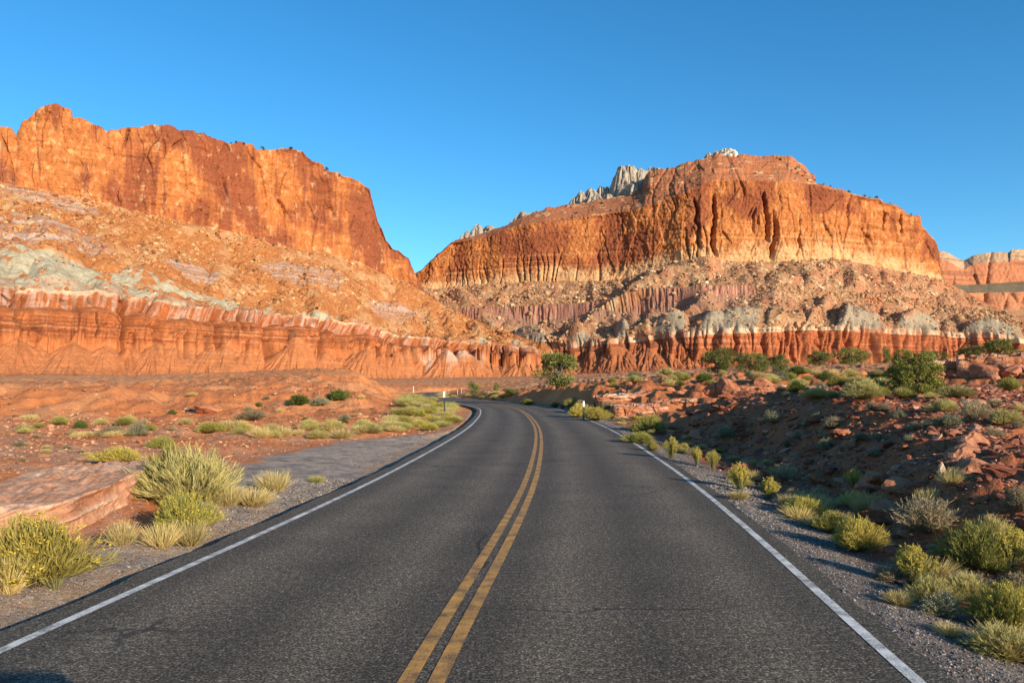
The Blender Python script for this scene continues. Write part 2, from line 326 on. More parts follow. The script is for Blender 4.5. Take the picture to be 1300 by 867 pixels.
# ------------------------------------------------------------------ mesas: sheets between traced strata lines, each line at its own distance
def tab(px, t): a = np.array(t, float); return np.interp(px, a[:, 0], a[:, 1])
def sheet(px, Y, D, rows):
    F = np.stack([np.stack([(px-650)/FPX*d_, d_, CAMH+(HOR-y_)/FPX*d_], -1) for y_, d_ in zip(Y, D)])
    P = []; seg = []; tt = []
    for k_ in range(len(rows)):
        n = rows[k_]; t = np.arange(n)/n
        P.append(F[k_][None]*(1-t)[:, None, None]+F[k_+1][None]*t[:, None, None]); seg += [k_]*n; tt += list(t)
    P.append(F[-1][None]); seg.append(len(rows)-1); tt.append(1.)
    return np.concatenate(P).astype(np.float32), np.array(seg), np.array(tt, np.float32), F
def plan(F, k_, smooth=61):
    c = F[k_][:, :2]; kk = np.ones(smooth)/smooth
    c = np.stack([np.convolve(np.pad(c[:, i], smooth//2, mode='reflect', reflect_type='odd'), kk, 'valid') for i in (0, 1)], 1)
    t = np.gradient(c, axis=0); L = np.linalg.norm(t, axis=1); t /= L[:, None]
    return np.cumsum(L), np.stack([t[:, 1], -t[:, 0]], 1)
def seg_w(seg, tt, ks, soft=.0):
    return np.isin(seg, ks).astype(np.float32)[:, None]
ORG, VRN, CRM = C3(.37, .125, .038), C3(.20, .056, .026), C3(.54, .34, .17)
MAUVE, GREEN, WHT, MOEN, MOED = C3(.33, .18, .115), C3(.37, .315, .21), C3(.50, .36, .23), C3(.35, .105, .033), C3(.21, .06, .024)
TALO, TALG = C3(.35, .13, .042), C3(.33, .165, .078)
def wingate(s, z, sd, rough=1.0):
    wx = s+5*fbm(s/40, z/40, 2, sd+40); wz = z+6*fbm(s/50, z/50, 2, sd+41)
    w3 = worley(wx/52, wz/190, sd+12); w1 = worley(wx/20, wz/64, sd); w2 = worley(wx/8.5, wz/17, sd+2)
    j1 = np.exp(-((w1[1]-w1[0])/.05)**2); j3 = np.exp(-((w3[1]-w3[0])/.03)**2); am = ss(-.1, .3, fbm(s/60, z/90, 2, sd+13))
    rg = 1-np.abs(pn(s/40+.35*pn(s/50, z/70, sd+3), z/330, sd+4))
    return 15*fbm(s/120, z/420, 2, sd)+rough*(6*(w3[2]-.5)+6.5*(w1[2]-.5)+3.2*(w2[2]-.5)-3.0*am*j1-1.5*am*j3-9*am*rg**30)+1.7*fbm(s/6, z/5, 4, sd+7)+1.1*pn(s/200, z/6.5, sd+8)+.6*pn(s/300, z/2.6, sd+9)
def wing_col(s, z, t, sd, vb, cb, sk=1.):
    var = fbm(s/70, z/95, 4, sd+20); st = sk*fbm(s/7, z/110, 4, sd+24); fine = fbm(s/9, z/11, 4, sd+28)
    c = np.broadcast_to(ORG, s.shape+(3,)).copy()
    c = mixc(c, C3(.48, .205, .075), ss(0, .5, fine+.4*st))
    c = mixc(c, VRN, ss(-.12, .35, var+.55*st+vb)*.9)
    c = mixc(c, CRM, ss(.2, .55, .8*fbm(s/16, z/26, 5, sd+33, .7)+.3*st+.3*fine+cb)*.55)
    c = mixc(c, C3(.17, .055, .035), ss(.2, .5, st+.3*fine)*.6)
    bd = pn(s/350, z/4.2, sd+50)+.5*pn(s/90, z/1.8, sd+51); c = c*(1+.22*bd*ss(-.3, .3, fbm(s/80, z/40, 2, sd+52)))[..., None]
    return c

def cones(sh_s, T, zt, zb, L, lo, hi, seed, slope=.6):
    """debris cones leaning on a wall's foot: the highest of many cones with apexes along the wall, over a gentle floor"""
    r2 = np.random.default_rng(seed); s0 = sh_s.astype(np.float64); a = [s0[0]]
    while a[-1] < s0[-1]: a.append(a[-1]+r2.uniform(lo, hi))
    S_ = s0[None]*np.ones_like(T); d = T*L[None]; zc = np.full(T.shape, -1e3)
    for c_ in a:
        za = np.interp(c_, s0, zt)-np.interp(c_, s0, zt-zb)*r2.uniform(-.08, .34); g = r2.uniform(.9, 1.25); ds = S_-c_; an = np.arctan2(ds, d+4)
        zc = np.maximum(zc, za-slope*g*np.sqrt(ds**2+d**2)*(1+.10*np.abs(pn(an*5+c_, d/60, seed))+.05*pn(an*17+c_, d/30, seed+1)))
    zf = zb[None]+(zt-zb)[None]*.16*(1-T); return np.maximum(zc, zf)+1.2*np.exp(-((zc-zf)/3)**2)
# --- the long mesa on the left
pxl = np.linspace(-190, 745, 1500)
yl = [None]*9
top = [(-190, 178), (-100, 170), (-20, 163), (0, 160), (10, 162), (17, 167), (21, 174), (23, 168), (28, 155), (40, 146), (50, 138), (62, 133), (75, 133), (90, 139), (93, 149), (105, 152), (118, 157), (130, 163), (137, 170), (141, 165), (155, 162), (180, 162), (187, 160), (210, 159), (225, 164), (245, 167), (265, 173), (290, 181), (318, 182), (326, 190), (345, 191), (358, 187), (372, 190), (385, 192), (397, 204), (410, 208), (413, 216), (425, 219), (450, 226), (462, 235), (471, 239), (474, 256), (480, 280), (488, 294), (491, 304), (502, 317), (519, 327), (523, 340), (528, 349), (533, 358), (540, 371), (560, 385), (580, 395), (600, 405), (640, 420), (690, 437), (720, 462), (745, 478)]
base = [(-190, 222), (0, 233), (60, 243), (112, 254), (178, 270), (254, 287), (327, 303), (346, 311), (422, 322), (453, 333), (498, 353), (524, 363), (540, 372), (560, 386), (580, 396), (600, 406), (640, 421), (690, 438), (720, 463), (745, 479)]
gtop = [(-190, 322), (0, 322), (60, 318), (110, 338), (190, 347), (240, 366), (300, 384), (350, 394), (430, 405), (500, 422), (530, 428), (600, 428), (640, 431), (690, 442), (720, 466), (745, 480)]
ledg = [(-190, 362), (0, 367), (100, 371), (180, 380), (225, 389), (290, 394), (330, 396), (400, 404), (470, 412), (530, 430), (600, 434), (640, 440), (690, 448), (720, 468), (745, 481)]
yl[1] = tab(pxl, top); yl[2] = np.maximum(tab(pxl, base), yl[1]+.5); yl[3] = np.maximum(tab(pxl, gtop), yl[2]+.4); yl[4] = np.maximum(tab(pxl, ledg), yl[3]+.4)
yl[5] = yl[4]+tab(pxl, [(-190, 24), (0, 24), (300, 16), (500, 12), (690, 4), (745, 1)]); yl[6] = np.maximum(tab(pxl, [(-190, 424), (0, 427), (200, 435), (400, 438), (480, 440), (530, 444), (640, 447), (690, 452), (745, 484)]), yl[5]+.3)
yl[4] = yl[4]+3*fbm(pxl/35, pxl*0, 3, 55)*ss(740, 690, pxl); yl[5] = yl[5]+5*fbm(pxl/30, pxl*0, 3, 56)*ss(740, 660, pxl); yl[6] = np.maximum(yl[6]+17*fbm(pxl/20, pxl*0, 4, 57)*ss(740, 660, pxl), yl[5]+1)
yl[7] = tab(pxl, [(-190, 481), (0, 481), (200, 483), (400, 483), (530, 484), (690, 487), (745, 488)]); yl[7] = yl[7]+3.5*fbm(pxl/45, pxl*0, 3, 59)*ss(740, 660, pxl); yl[8] = yl[7]+14; yl[0] = yl[1]+25
dl = [None]*9
D1 = tab(pxl, [(-190, 900), (0, 950), (200, 1020), (400, 1150), (530, 1275), (600, 1240), (640, 1175), (690, 1110), (745, 1020)])
dl[0] = D1+260; dl[1] = D1; dl[2] = D1-tab(pxl, [(-190, 26), (500, 26), (545, 6), (745, 3)])
dl[3] = np.minimum(tab(pxl, [(-190, 670), (0, 723), (200, 829), (400, 937), (530, 1110), (600, 1130), (640, 1110), (690, 1080), (745, 1010)]), dl[2]-2)
dl[4] = tab(pxl, [(-190, 595), (0, 640), (200, 742), (400, 888), (530, 1010), (600, 1050), (690, 1050), (745, 1000)])
dl[5] = dl[4]-20; dl[6] = dl[5]-26; dl[7] = dl[6]*(.31-(HOR-yl[6])/FPX)/(.31-(HOR-yl[7])/FPX)-6; dl[8] = dl[7]-110
P, seg, tt, F = sheet(pxl, yl, dl, [6, 180, 170, 60, 44, 110, 130, 12])
s1, nr = plan(F, 1); s5, n5 = plan(F, 4)
S = np.broadcast_to(s1, P.shape[:2]); S5 = np.broadcast_to(s5, P.shape[:2]); Z = P[..., 2]; T = tt[:, None]*np.ones_like(S)
cw = np.interp(np.arange(len(seg)), [0, 5, 12, 170, 186, 200, len(seg)], [0, .3, 1, 1, .5, 0, 0])[:, None]*ss(560, 520, pxl)[None]
mw_r = np.where(seg == 3, ss(.8, 1, tt)*.4, np.where(seg == 4, .4+.6*tt, np.where(seg == 5, 1., np.where(seg == 6, .8*(1-tt)**5, 0)))); mw = (mw_r[:, None]*ss(745, 690, pxl)[None])
tal = np.where(np.isin(seg, [2, 3]), np.minimum(1, np.minimum(tt*6+(seg == 3), (1-tt)*6+(seg == 2))), 0)[:, None]*ss(740, 690, pxl)[None]
dis = wingate(S, Z, 1)*cw
gull = np.abs(pn(S5/34+.25*fbm(S5/14, Z/30, 2, 61), Z/300, 60)); gul2 = np.abs(pn(S5/8.5, Z/60, 62))
big = fbm(S5/140, S5*0, 3, 64)
slot = 1-np.abs(pn(S5/19+.3*pn(S5/30, Z/14, 68), Z/120, 69)); slm = ss(-.1, .3, pn(S5/45, Z/14, 63))
mdis = mw*(-20*slm*slot**20+20*(np.minimum(gull*2.0, 1.0)**.55-.7)+2.8*(np.minimum(gul2*2, 1)**.6-.5)+18*big+1.0*pn(S5/160, Z/2.4, 66)+.9*fbm(S5/3, Z/3, 3, 67))
P0 = P.copy()
t5 = T+.16*fbm(S5/26, Z/40, 3, 109); bench = (7*ss(.46, .54, t5)-5*T)*ss(-.35, .1, fbm(S5/60, S5*0, 2, 111)); dome = -9*(1-np.clip(T/.22, 0, 1))**2
b6 = np.clip(1-T/.35, 0, 1)**1.5*2*ss(-.35, .1, fbm(S5/60, S5*0, 2, 111))
mdis = mdis+np.where((seg == 5)[:, None], bench+dome, np.where((seg == 6)[:, None], b6, np.where((seg == 4)[:, None], -9*T, 0)))*ss(745, 690, pxl)[None]
for i in (0, 1): P[..., i] += nr[None, :, i]*dis+n5[None, :, i]*mdis
P[..., 2] += tal*(7*(np.abs(pn(S/48, T*1.3, 72))*2-.5)+5*fbm(P0[..., 0]/55, P0[..., 1]/90, 4, 70)+3.0*fbm(P0[..., 0]/9, P0[..., 1]/14, 4, 74))
P[..., 2] -= np.where(seg == 3, ss(.75, 1, tt), np.where(seg == 4, 1., np.where(seg == 5, 1-tt, 0)))[:, None]*ss(745, 690, pxl)[None]*(3.5*(1-np.minimum(gull*2.2, 1))**2-1.5-3*fbm(S5/22, S5*0, 3, 108))
apw = np.where(seg == 6, np.sin(np.pi*np.clip(tt, 0, 1)), 0)[:, None]
P[..., 2] += apw*(0*(np.abs(pn(S5/28+.3*pn(S5/40, T*3, 79), T*1.3, 80))*1.8-.5)+1.5*fbm(S5/9, T*4, 3, 82))*np.clip(Z/18, 0, 1)
zcone = cones(s5, T, F[6][:, 2], F[7][:, 2], F[6][:, 1]-F[7][:, 1], 9, 30, 403, .56); wc = (seg == 6)[:, None]*ss(745, 700, pxl)[None]; P[..., 2] = P[..., 2]*(1-wc)+wc*(zcone+1.1*fbm(S5/8, T*6, 3, 112))
rimw = np.exp(-((np.arange(len(seg))-6)/7.)**2)[:, None]*ss(545, 530, pxl)[None]; P[..., 2] += rimw*3.5*fbm(S/11, S*0, 4, 85)
# colours by stratum
Lp = pxl[None]*np.ones_like(S)
c = wing_col(S, Z, T, 1, .22*ss(100, 260, Lp)-.22*ss(150, 60, Lp), .18*ss(.75, 1, T)*(seg == 1)[:, None]+.12*ss(.08, 0, T)*(seg == 1)[:, None]-.04, .7)
tf = fbm(P0[..., 0]/30, P0[..., 1]/60, 4, 90); tf2 = fbm(P0[..., 0]/6, P0[..., 1]/9, 4, 92)
ct = mixc(np.broadcast_to(TALO, c.shape), C3(.42, .22, .10), ss(-.1, .4, tf)); ct = mixc(ct, C3(.52, .30, .14), ss(.1, .6, tf2)*.6)
mvn = .35*fbm(S/40, T*4, 4, 95); mv = np.max([ss(1.05, .8, np.hypot((Lp-a_)/b_, (T-t_)/h_)+mvn) for a_, b_, t_, h_ in ((20, 120, .72, .26), (60, 70, .15, .12), (385, 62, .42, .17), (505, 40, .62, .18), (250, 40, .8, .12))], 0)*(seg == 2)[:, None]
ct = mixc(ct, mixc(np.broadcast_to(MAUVE, c.shape), C3(.40, .29, .23), ss(0, .3, pn(S/300, Z/3.5, 97))), mv*.85)
cg = mixc(np.broadcast_to(GREEN, c.shape), C3(.30, .28, .2), ss(.0, .5, tf2)*.7)
gmask = ss(-.15, .2, tf*1.1+.5*tf2+.42*ss(250, 120, Lp)-.35*ss(300, 520, Lp)-.12*ss(.6, .1, T))
cg = mixc(ct, np.zeros(3), np.zeros_like(S))*(1-gmask[..., None])+cg*gmask[..., None]
cg = mixc(cg, C3(.36, .17, .11), ss(.75, 1, T)*ss(.35, .0, np.abs(tf))*.7)
st5 = fbm(S5/4.5, Z/45, 3, 99)
pt5 = fbm(S5/55, Z/60, 3, 100)+.45*ss(160, 40, Lp)-.1
c5 = mixc(np.broadcast_to(MOEN*.9, c.shape), C3(.38, .19, .12), ss(-.2, .3, st5)); c5 = mixc(c5, C3(.52, .36, .27), ss(.05, .5, st5+pt5)*ss(-.1, .3, pt5)*.4); c5 = mixc(c5, WHT, ss(.22, .02, T+.25*tf2+.2*tf)*ss(-.25, .25, fbm(S5/70, S5*0, 3, 107)+.15)*.85)
bz = pn(S5/220, Z/2.1, 103)+.5*pn(S5/60, Z/.9, 104)
c6 = mixc(np.broadcast_to(MOEN, c.shape), C3(.40, .14, .05), ss(0, .5, st5)); c6 = mixc(c6, MOED, ss(.0, .5, bz+.4*tf2)*.75); c6 = mixc(c6, C3(.5, .26, .14), ss(.35, .7, -bz+.3*tf2)*.35)
c7 = mixc(np.broadcast_to(C3(.43, .15, .054), c.shape), C3(.50, .21, .09), ss(.2, .6, pn(S5/150, Z/1.4, 105)+.3*tf2)*.7)
c7 = mixc(c7, C3(.56, .38, .27), ss(505, 530, Lp)*ss(640, 600, Lp)*ss(.15, .45, .6-T+.5*fbm(S5/30, T*2, 3, 106)-.3)*.9)
sg = seg[:, None]*np.ones_like(S)
C = np.where((sg <= 1)[..., None], c, np.where((sg == 2)[..., None], ct, np.where((sg == 3)[..., None], cg, np.where((sg == 4)[..., None], c5, np.where((sg == 5)[..., None], c6, c7)))))
struct(link('mesa', mesh_np('mesa', P, grid_faces(*P.shape[:2])[:, ::-1], C, M_CLIFF, True)))
LEFT = dict(P=P, seg=seg, tt=tt, px=pxl)

# --- the butte on the right
pxr = np.linspace(480, 1440, 1540)
y1 = tab(pxr, [(480, 372), (515, 356), (535, 342), (545, 331), (560, 318), (572, 306), (596, 301), (620, 294), (647, 284), (670, 274), (698, 264), (736, 258), (774, 252), (805, 243), (815, 240), (819, 226), (826, 217), (847, 214), (858, 212), (870, 207), (882, 203), (905, 198), (912, 195), (930, 196), (960, 198), (1004, 198), (1010, 203), (1020, 209), (1026, 216), (1033, 222), (1036, 233), (1060, 240), (1090, 247), (1112, 251), (1120, 252), (1123, 257), (1130, 258), (1145, 264), (1152, 271), (1168, 275), (1171, 288), (1180, 299), (1189, 309), (1192, 326), (1195, 352), (1210, 362), (1230, 373), (1260, 389), (1300, 406), (1370, 424), (1440, 440)])
y2 = np.maximum(tab(pxr, [(480, 373), (535, 343), (572, 308), (614, 303), (662, 285), (718, 280), (743, 276), (774, 270), (799, 268), (847, 254), (885, 239), (895, 232), (905, 229), (960, 230), (1000, 232), (1036, 236), (1060, 243), (1440, 200)]), y1+1.5)
y3 = np.maximum(tab(pxr, [(480, 380), (535, 364), (550, 367), (600, 362), (640, 360), (700, 357), (750, 357), (790, 355), (820, 346), (850, 336), (880, 328), (900, 325), (910, 330), (940, 333), (1000, 333), (1050, 329), (1080, 331), (1120, 340), (1160, 347), (1193, 354), (1210, 364), (1440, 300)]), y2+1)
y4 = np.maximum(tab(pxr, [(480, 396), (580, 393), (745, 385), (805, 379), (831, 370), (899, 363), (1000, 362), (1100, 375), (1200, 387), (1300, 412), (1440, 442)]), y3+1)
y5 = np.maximum(tab(pxr, [(480, 408), (580, 406), (735, 405), (814, 397), (831, 391), (899, 378), (1000, 373), (1100, 386), (1200, 395), (1300, 416), (1440, 443)]), y4+.5)
y6 = np.maximum(tab(pxr, [(480, 425), (600, 428), (640, 434), (720, 438), (760, 432), (800, 428), (850, 424), (900, 420), (1000, 415), (1060, 414), (1150, 420), (1210, 422), (1260, 425), (1300, 432), (1440, 445)]), y5+.5)
y7 = y6+5.5+2*fbm(pxr/40, pxr*0, 3, 120); y8 = np.maximum(7*fbm(pxr/22, pxr*0, 3, 58)+tab(pxr, [(480, 452), (640, 450), (700, 446), (780, 442), (840, 446), (900, 456), (1000, 451), (1100, 450), (1200, 448), (1440, 456)]), y7+1)
y9 = np.maximum(tab(pxr, [(480, 482), (640, 480), (700, 476), (800, 473), (900, 471), (1000, 466), (1100, 464), (1200, 462), (1440, 462)]), y8+1)
yr_ = [y1+20, y1, y2, y3, y4, y5, y6, y7, y8, y9, y9+12]
d2 = tab(pxr, [(480, 1470), (535, 1425), (600, 1390), (700, 1340), (800, 1290), (890, 1235), (1000, 1240), (1100, 1260), (1193, 1310), (1230, 1290), (1300, 1200), (1440, 1120)])
d1 = d2+tab(pxr, [(480, 8), (560, 8), (650, 25), (800, 60), (900, 70), (1030, 45), (1045, 10), (1440, 8)])
d3 = d2-tab(pxr, [(480, 24), (1180, 24), (1210, 5), (1440, 4)])
d4 = np.minimum(tab(pxr, [(480, 1370), (535, 1335), (600, 1290), (700, 1235), (800, 1172), (890, 1109), (1000, 1115), (1100, 1140), (1193, 1196), (1300, 1150), (1440, 1080)]), d3-2)
d5 = d4-10; d6 = tab(pxr, [(480, 1290), (600, 1215), (700, 1120), (800, 1045), (890, 989), (1000, 985), (1100, 1000), (1193, 1050), (1300, 1040), (1440, 980)])
d7 = d6-2; d8 = d7-18; d9 = d8*(.46-(HOR-y8)/FPX)/(.46-(HOR-y9)/FPX)-8
P, seg, tt, F = sheet(pxr, yr_, [d1+250, d1, d2, d3, d4, d5, d6, d7, d8, d9, d9-120], [6, 50, 160, 80, 34, 60, 14, 70, 80, 10])
s1, nr = plan(F, 2); s5, n5 = plan(F, 6)
S = np.broadcast_to(s1, P.shape[:2]); S5 = np.broadcast_to(s5, P.shape[:2]); Z = P[..., 2]; T = tt[:, None]*np.ones_like(S); Lp = pxr[None]*np.ones_like(S); ri = np.arange(len(seg))
cw = np.interp(ri, [0, 6, 54, 60, 200, 216, 226, 999], [.2, .4, .55, 1, 1, .5, 0, 0])[:, None]*ss(1215, 1190, pxr)[None]
sm = ss(800, 740, Lp)*ss(540, 600, Lp)                                       # smooth, unjointed wall on the left half
dis = wingate(S, Z, 5, .66-.42*sm)*cw
lower = np.clip((T-.45)/.55, 0, 1)*(seg == 2)[:, None]                       # dark alcove flutes along the wall's foot
rgf = 1-np.abs(pn(S/17+.35*pn(S/25, Z/40, 130), Z/230, 131)); dis -= 9*rgf**18*ss(0, .5, lower)*ss(-.3, .2, fbm(S/50, S*0, 2, 133))*ss(930, 880, Lp)*ss(540, 570, Lp)
for cx, wd, dp, a, b_ in ((907, 4, 26, .15, .95), (972, 4.5, 20, .1, .75), (980, 4, 18, .45, .98), (1148, 4, 18, .02, .4), (884, 5, 14, .1, .9), (1125, 3, 14, .05, .4), (958, 3, 9, .3, .65), (1011, 2.5, 8, .6, .95)):
    dis -= .75*dp*np.exp(-np.abs((Lp-cx-2*np.sin(T*4+cx)-5*fbm(T*5+cx, T*0, 3, int(cx)))/(.55*wd*(.5+.6*T)))**2)*ss(a, a+.1, T)*ss(b_+.05, b_-.1, T)*(seg == 2)[:, None]
gull = np.abs(pn(S5/30+.25*fbm(S5/12, Z/30, 2, 141), Z/240, 140)); gul2 = np.abs(pn(S5/9, Z/60, 142)); big = fbm(S5/150, S5*0, 3, 144)
mw_r = np.where(seg == 6, .9, np.where(seg == 7, 1., np.where(seg == 8, (1-tt), np.where(seg == 5, ss(.85, 1, tt)*.6, 0)))); mw = mw_r[:, None]*np.ones_like(S)
mdis = mw*(15*(np.minimum(gull*2.2, 1)**.6-.6)+4*(np.minimum(gul2*2, 1)**.6-.5)+24*big+.9*pn(S5/160, Z/2.6, 146)+1.0*fbm(S5/3, Z/3, 3, 147))
mvw = np.where(seg == 4, 1., np.where(seg == 5, 1-ss(0, .3, tt), np.where(seg == 3, ss(.9, 1, tt), 0)))[:, None]*ss(1010, 960, pxr)[None]
mdis = mdis+mvw*ss(-.5, .3, fbm(S/70, Z/60, 2, 152))*(3.6*(np.minimum(np.abs(pn(S/19+.5*pn(S/40, Z/50, 153), Z/120, 150))*2.2, 1)**.6-.6)+3.5*fbm(S/5, Z/30, 3, 151))
P0 = P.copy()
for i in (0, 1): P[..., i] += nr[None, :, i]*dis+n5[None, :, i]*mdis
tal = np.where(seg == 3, np.minimum(1, np.minimum(tt*8, (1-tt)*5)), np.where(seg == 5, np.minimum(1, np.minimum(tt*8, (1-tt)*8)), 0))[:, None]
X0, Y0 = P0[..., 0], P0[..., 1]
rid = (np.abs(pn(X0/95+.2, Y0/420, 160))*2-.5)
KQ = np.max([np.clip(1-((Lp-a_)/b_)**2, 0, 1) for a_, b_ in ((674, 26), (850, 23), (922, 44), (1098, 22), (1165, 30), (1262, 40))], 0)*ss(.4, .6, T)*(seg == 5)[:, None]
tal = tal*(1-.8*KQ); P[..., 2] += tal*(8*(np.abs(pn(S/42, T*1.2, 159))*2-.5)+8*rid+5*fbm(X0/70, Y0/120, 3, 161)+1.5*fbm(X0/10, Y0/14, 4, 164))
KN = np.max([np.clip(1-((Lp+3*fbm(S5/20, Z/20, 2, 169)-a_)/b_)**2, 0, 1) for a_, b_ in ((622, 9), (674, 26), (738, 14), (790, 9), (850, 23), (905, 20), (938, 30), (1075, 12), (1098, 22), (1165, 30), (1262, 40), (1340, 30))], 0)
YV = HOR-(P0[..., 2]-CAMH)/P0[..., 1]*FPX; RDG = np.max([np.exp(-np.abs((Lp-(xa-(YV-ya)*sl)+5*fbm(YV/14, YV*0+xa, 3, 210))/wd_)**1.3)*ss(ya-8, ya+8, YV)*ss(yb+4, yb-12, YV)*hh for xa, ya, yb, sl, wd_, hh in ((868, 338, 440, 1.62, 20, 1.), (905, 372, 418, 1.3, 12, .6), (1040, 385, 415, .7, 16, .6), (1120, 350, 420, -.5, 18, .7), (610, 395, 432, -.6, 14, .5), (985, 365, 415, .25, 14, .7))], 0)*np.isin(seg, [3, 4, 5])[:, None]
P[..., 2] += 11*RDG
for i in (0, 1): P[..., i] += n5[None, :, i]*13*RDG
kn = np.where(seg == 5, np.exp(-((tt-.72)/.2)**2), 0)[:, None]; P[..., 2] += kn*15*KN*(1+.12*fbm(S5/9, Z/20, 3, 168))
apw = np.where(seg == 8, np.sin(np.pi*tt), 0)[:, None]; P[..., 2] += apw*(0*(np.abs(pn(S5/34+.3*pn(S5/40, T*3, 170), T*1.2, 171))*1.8-.5)+2*fbm(S5/9, T*4, 3, 172))
zcone = cones(s5, T, F[8][:, 2], F[9][:, 2], F[8][:, 1]-F[9][:, 1], 14, 38, 402, .56); wc = (seg == 8)[:, None]; P[..., 2] = P[..., 2]*(1-wc)+wc*(zcone+1.2*fbm(S5/9, T*6, 3, 176))
rimw = np.exp(-((ri-6)/6.)**2)[:, None]*ss(1200, 1190, pxr)[None]; P[..., 2] += rimw*3.6*fbm(S/12, S*0, 4, 175)
# upper tier: stepped ledges
ut = (seg == 1)[:, None]*ss(805, 825, Lp)*ss(1050, 1030, Lp)
st_ = 4.5*(worley(S/14, Z/16, 31)[2]-.5)+3.5*pn(S/90, Z/7, 33)
for i in (0, 1): P[..., i] += nr[None, :, i]*st_*ut*np.sin(np.pi*T)
c = wing_col(S, Z, T, 5, .27-.55*ss(.35, .62, T+.25*fbm(S/90, Z/90, 3, 180)*1.0)*ss(760, 900, Lp)-.30*ss(640, 560, Lp)-.25*ss(930, 1010, Lp)*ss(.22, .34, T)-.12, .62*ss(.66, .92, T+.12*fbm(S/60, S*0, 3, 181))-.2, .5)
c = mixc(c, C3(.52, .32, .155), (seg == 2)[:, None]*ss(.70, .9, T+.10*fbm(S/45, S*0, 4, 186)-.10*ss(830, 900, Lp)*ss(960, 930, Lp))*ss(-.5, .1, fbm(S/14, Z/22, 4, 188))*.75)
c = mixc(c, C3(.54, .27, .11), (seg == 2)[:, None]*ss(.45, .8, pn(S/400, Z/5, 182)+.3)*ss(.4, .8, T)*.6)
cu = mixc(np.broadcast_to(C3(.34, .12, .055), c.shape), C3(.48, .28, .15), ss(.2, .6, .5*pn(S/60, Z/5, 184)+.8*fbm(S/16, Z/8, 4, 185)))
cu = mixc(cu, C3(.12, .12, .06), ss(.28, .5, fbm(S/9, Z/5, 4, 187))*.8)
tf = fbm(X0/40, Y0/70, 4, 190); tf2 = fbm(X0/7, Y0/9, 4, 192)
ct = mixc(np.broadcast_to(TALG, c.shape), C3(.48, .33, .20), ss(0, .5, tf2)); ct = mixc(ct, C3(.40, .17, .085), ss(.05, .4, tf+.3*ss(1000, 1100, Lp))*.8); ct = mixc(ct, C3(.12, .11, .06), ss(.35, .6, fbm(X0/5, Y0/7, 3, 195))*.6)
cm = mixc(np.broadcast_to(C3(.30, .13, .085), c.shape), C3(.36, .2, .135), ss(0, .4, fbm(S/5, Z/40, 3, 197))); mk = (ss(1020, 940, Lp)*ss(-.55, -.1, fbm(S/60, Z/25, 3, 199)+.3))[..., None]; mk = mk*(1-ss(.2, .45, RDG))[..., None]; cm = cm*mk+ct*(1-mk)
gmk = (1-ss(.25, .5, RDG))*ss(.12, .4, KN+.3*tf+.25*tf2)*ss(.34, .6, T+.1*tf2)*(1-.5*ss(.2, .5, tf2))
cgr = mixc(mixc(ct, C3(.31, .16, .105), ss(.4, .1, T)*ss(1020, 940, Lp)*.8), C3(.27, .235, .165), gmk*.85)
cl = mixc(np.broadcast_to(C3(.50, .36, .23), c.shape), C3(.36, .15, .075), ss(-.3, .25, tf2+.6*tf)*.9)
bz = pn(S5/220, Z/2.3, 203)+.5*pn(S5/60, Z/1., 204)
c8 = mixc(np.broadcast_to(C3(.32, .095, .036), c.shape), MOED, ss(.1, .5, bz)*.6); c8 = mixc(c8, C3(.45, .19, .09), ss(.2, .5, -bz)*.5)
c9 = mixc(np.broadcast_to(C3(.36, .115, .042), c.shape), C3(.40, .16, .07), ss(0, .5, tf2)*.6)
sg = seg[:, None]*np.ones_like(S); C = c9
for kk, cc in ((7, c8), (6, cl), (5, cgr), (4, cm), (3, ct), (2, c), (1, cu), (0, cu)): C = np.where((sg == kk)[..., None], cc, C)
struct(link('butte', mesh_np('butte', P, grid_faces(*P.shape[:2])[:, ::-1], C, M_CLIFF, True)))
RIGHT = dict(P=P, seg=seg, tt=tt, px=pxr)

# --- far mesa at the right edge
pxf = np.linspace(1120, 1560, 560)
y1 = tab(pxf, [(1120, 330), (1185, 320), (1193, 318), (1203, 321), (1214, 328), (1224, 331), (1236, 324), (1262, 320), (1280, 321), (1284, 317), (1296, 316), (1310, 319), (1560, 300)])
yy = [y1+6, y1, y1+tab(pxf, [(1120, 10), (1560, 17)]), tab(pxf, [(1120, 356), (1230, 362), (1300, 357), (1560, 350)]), tab(pxf, [(1120, 374), (1300, 371), (1560, 368)]), np.full_like(pxf, 393), np.full_like(pxf, 425), np.full_like(pxf, 480)]
dd = [np.full_like(pxf, v) for v in (3100, 2700, 2640, 2620, 2450, 2430, 2250, 1900)]
P, seg, tt, F = sheet(pxf, yy, dd, [4, 30, 50, 30, 40, 30, 12]); s1, nr = plan(F, 1); S = np.broadcast_to(s1, P.shape[:2]); Z = P[..., 2]; T = tt[:, None]*np.ones_like(S)
cw = np.where(np.isin(seg, [1, 2, 4]), 1., .2)[:, None]; dis = cw*(25*fbm(S/260, Z/300, 3, 300)+9*(worley(S/60, Z/90, 301)[2]-.5)-14*(1-np.abs(pn(S/90, Z/400, 303)))**14+3*fbm(S/14, Z/14, 4, 305))
for i in (0, 1): P[..., i] += nr[None, :, i]*dis
fb = fbm(S/40, Z/18, 4, 310); cl = np.array([[.44, .30, .19], [.43, .27, .16], [.40, .15, .075], [.20, .16, .09], [.40, .16, .08], [.4, .2, .1], [.4, .17, .08]], np.float32)
C = cl[seg][:, None, :]*np.ones(S.shape+(1,), np.float32); C = mixc(C, C3(.42, .18, .09), ss(.1, .5, fb)*.6); C = mixc(C, C3(.16, .06, .04), ss(.25, .5, pn(S/300, Z/9, 312))*.5)
struct(link('far_mesa', mesh_np('far_mesa', P, grid_faces(*P.shape[:2])[:, ::-1], C, M_CLIFF, True)))

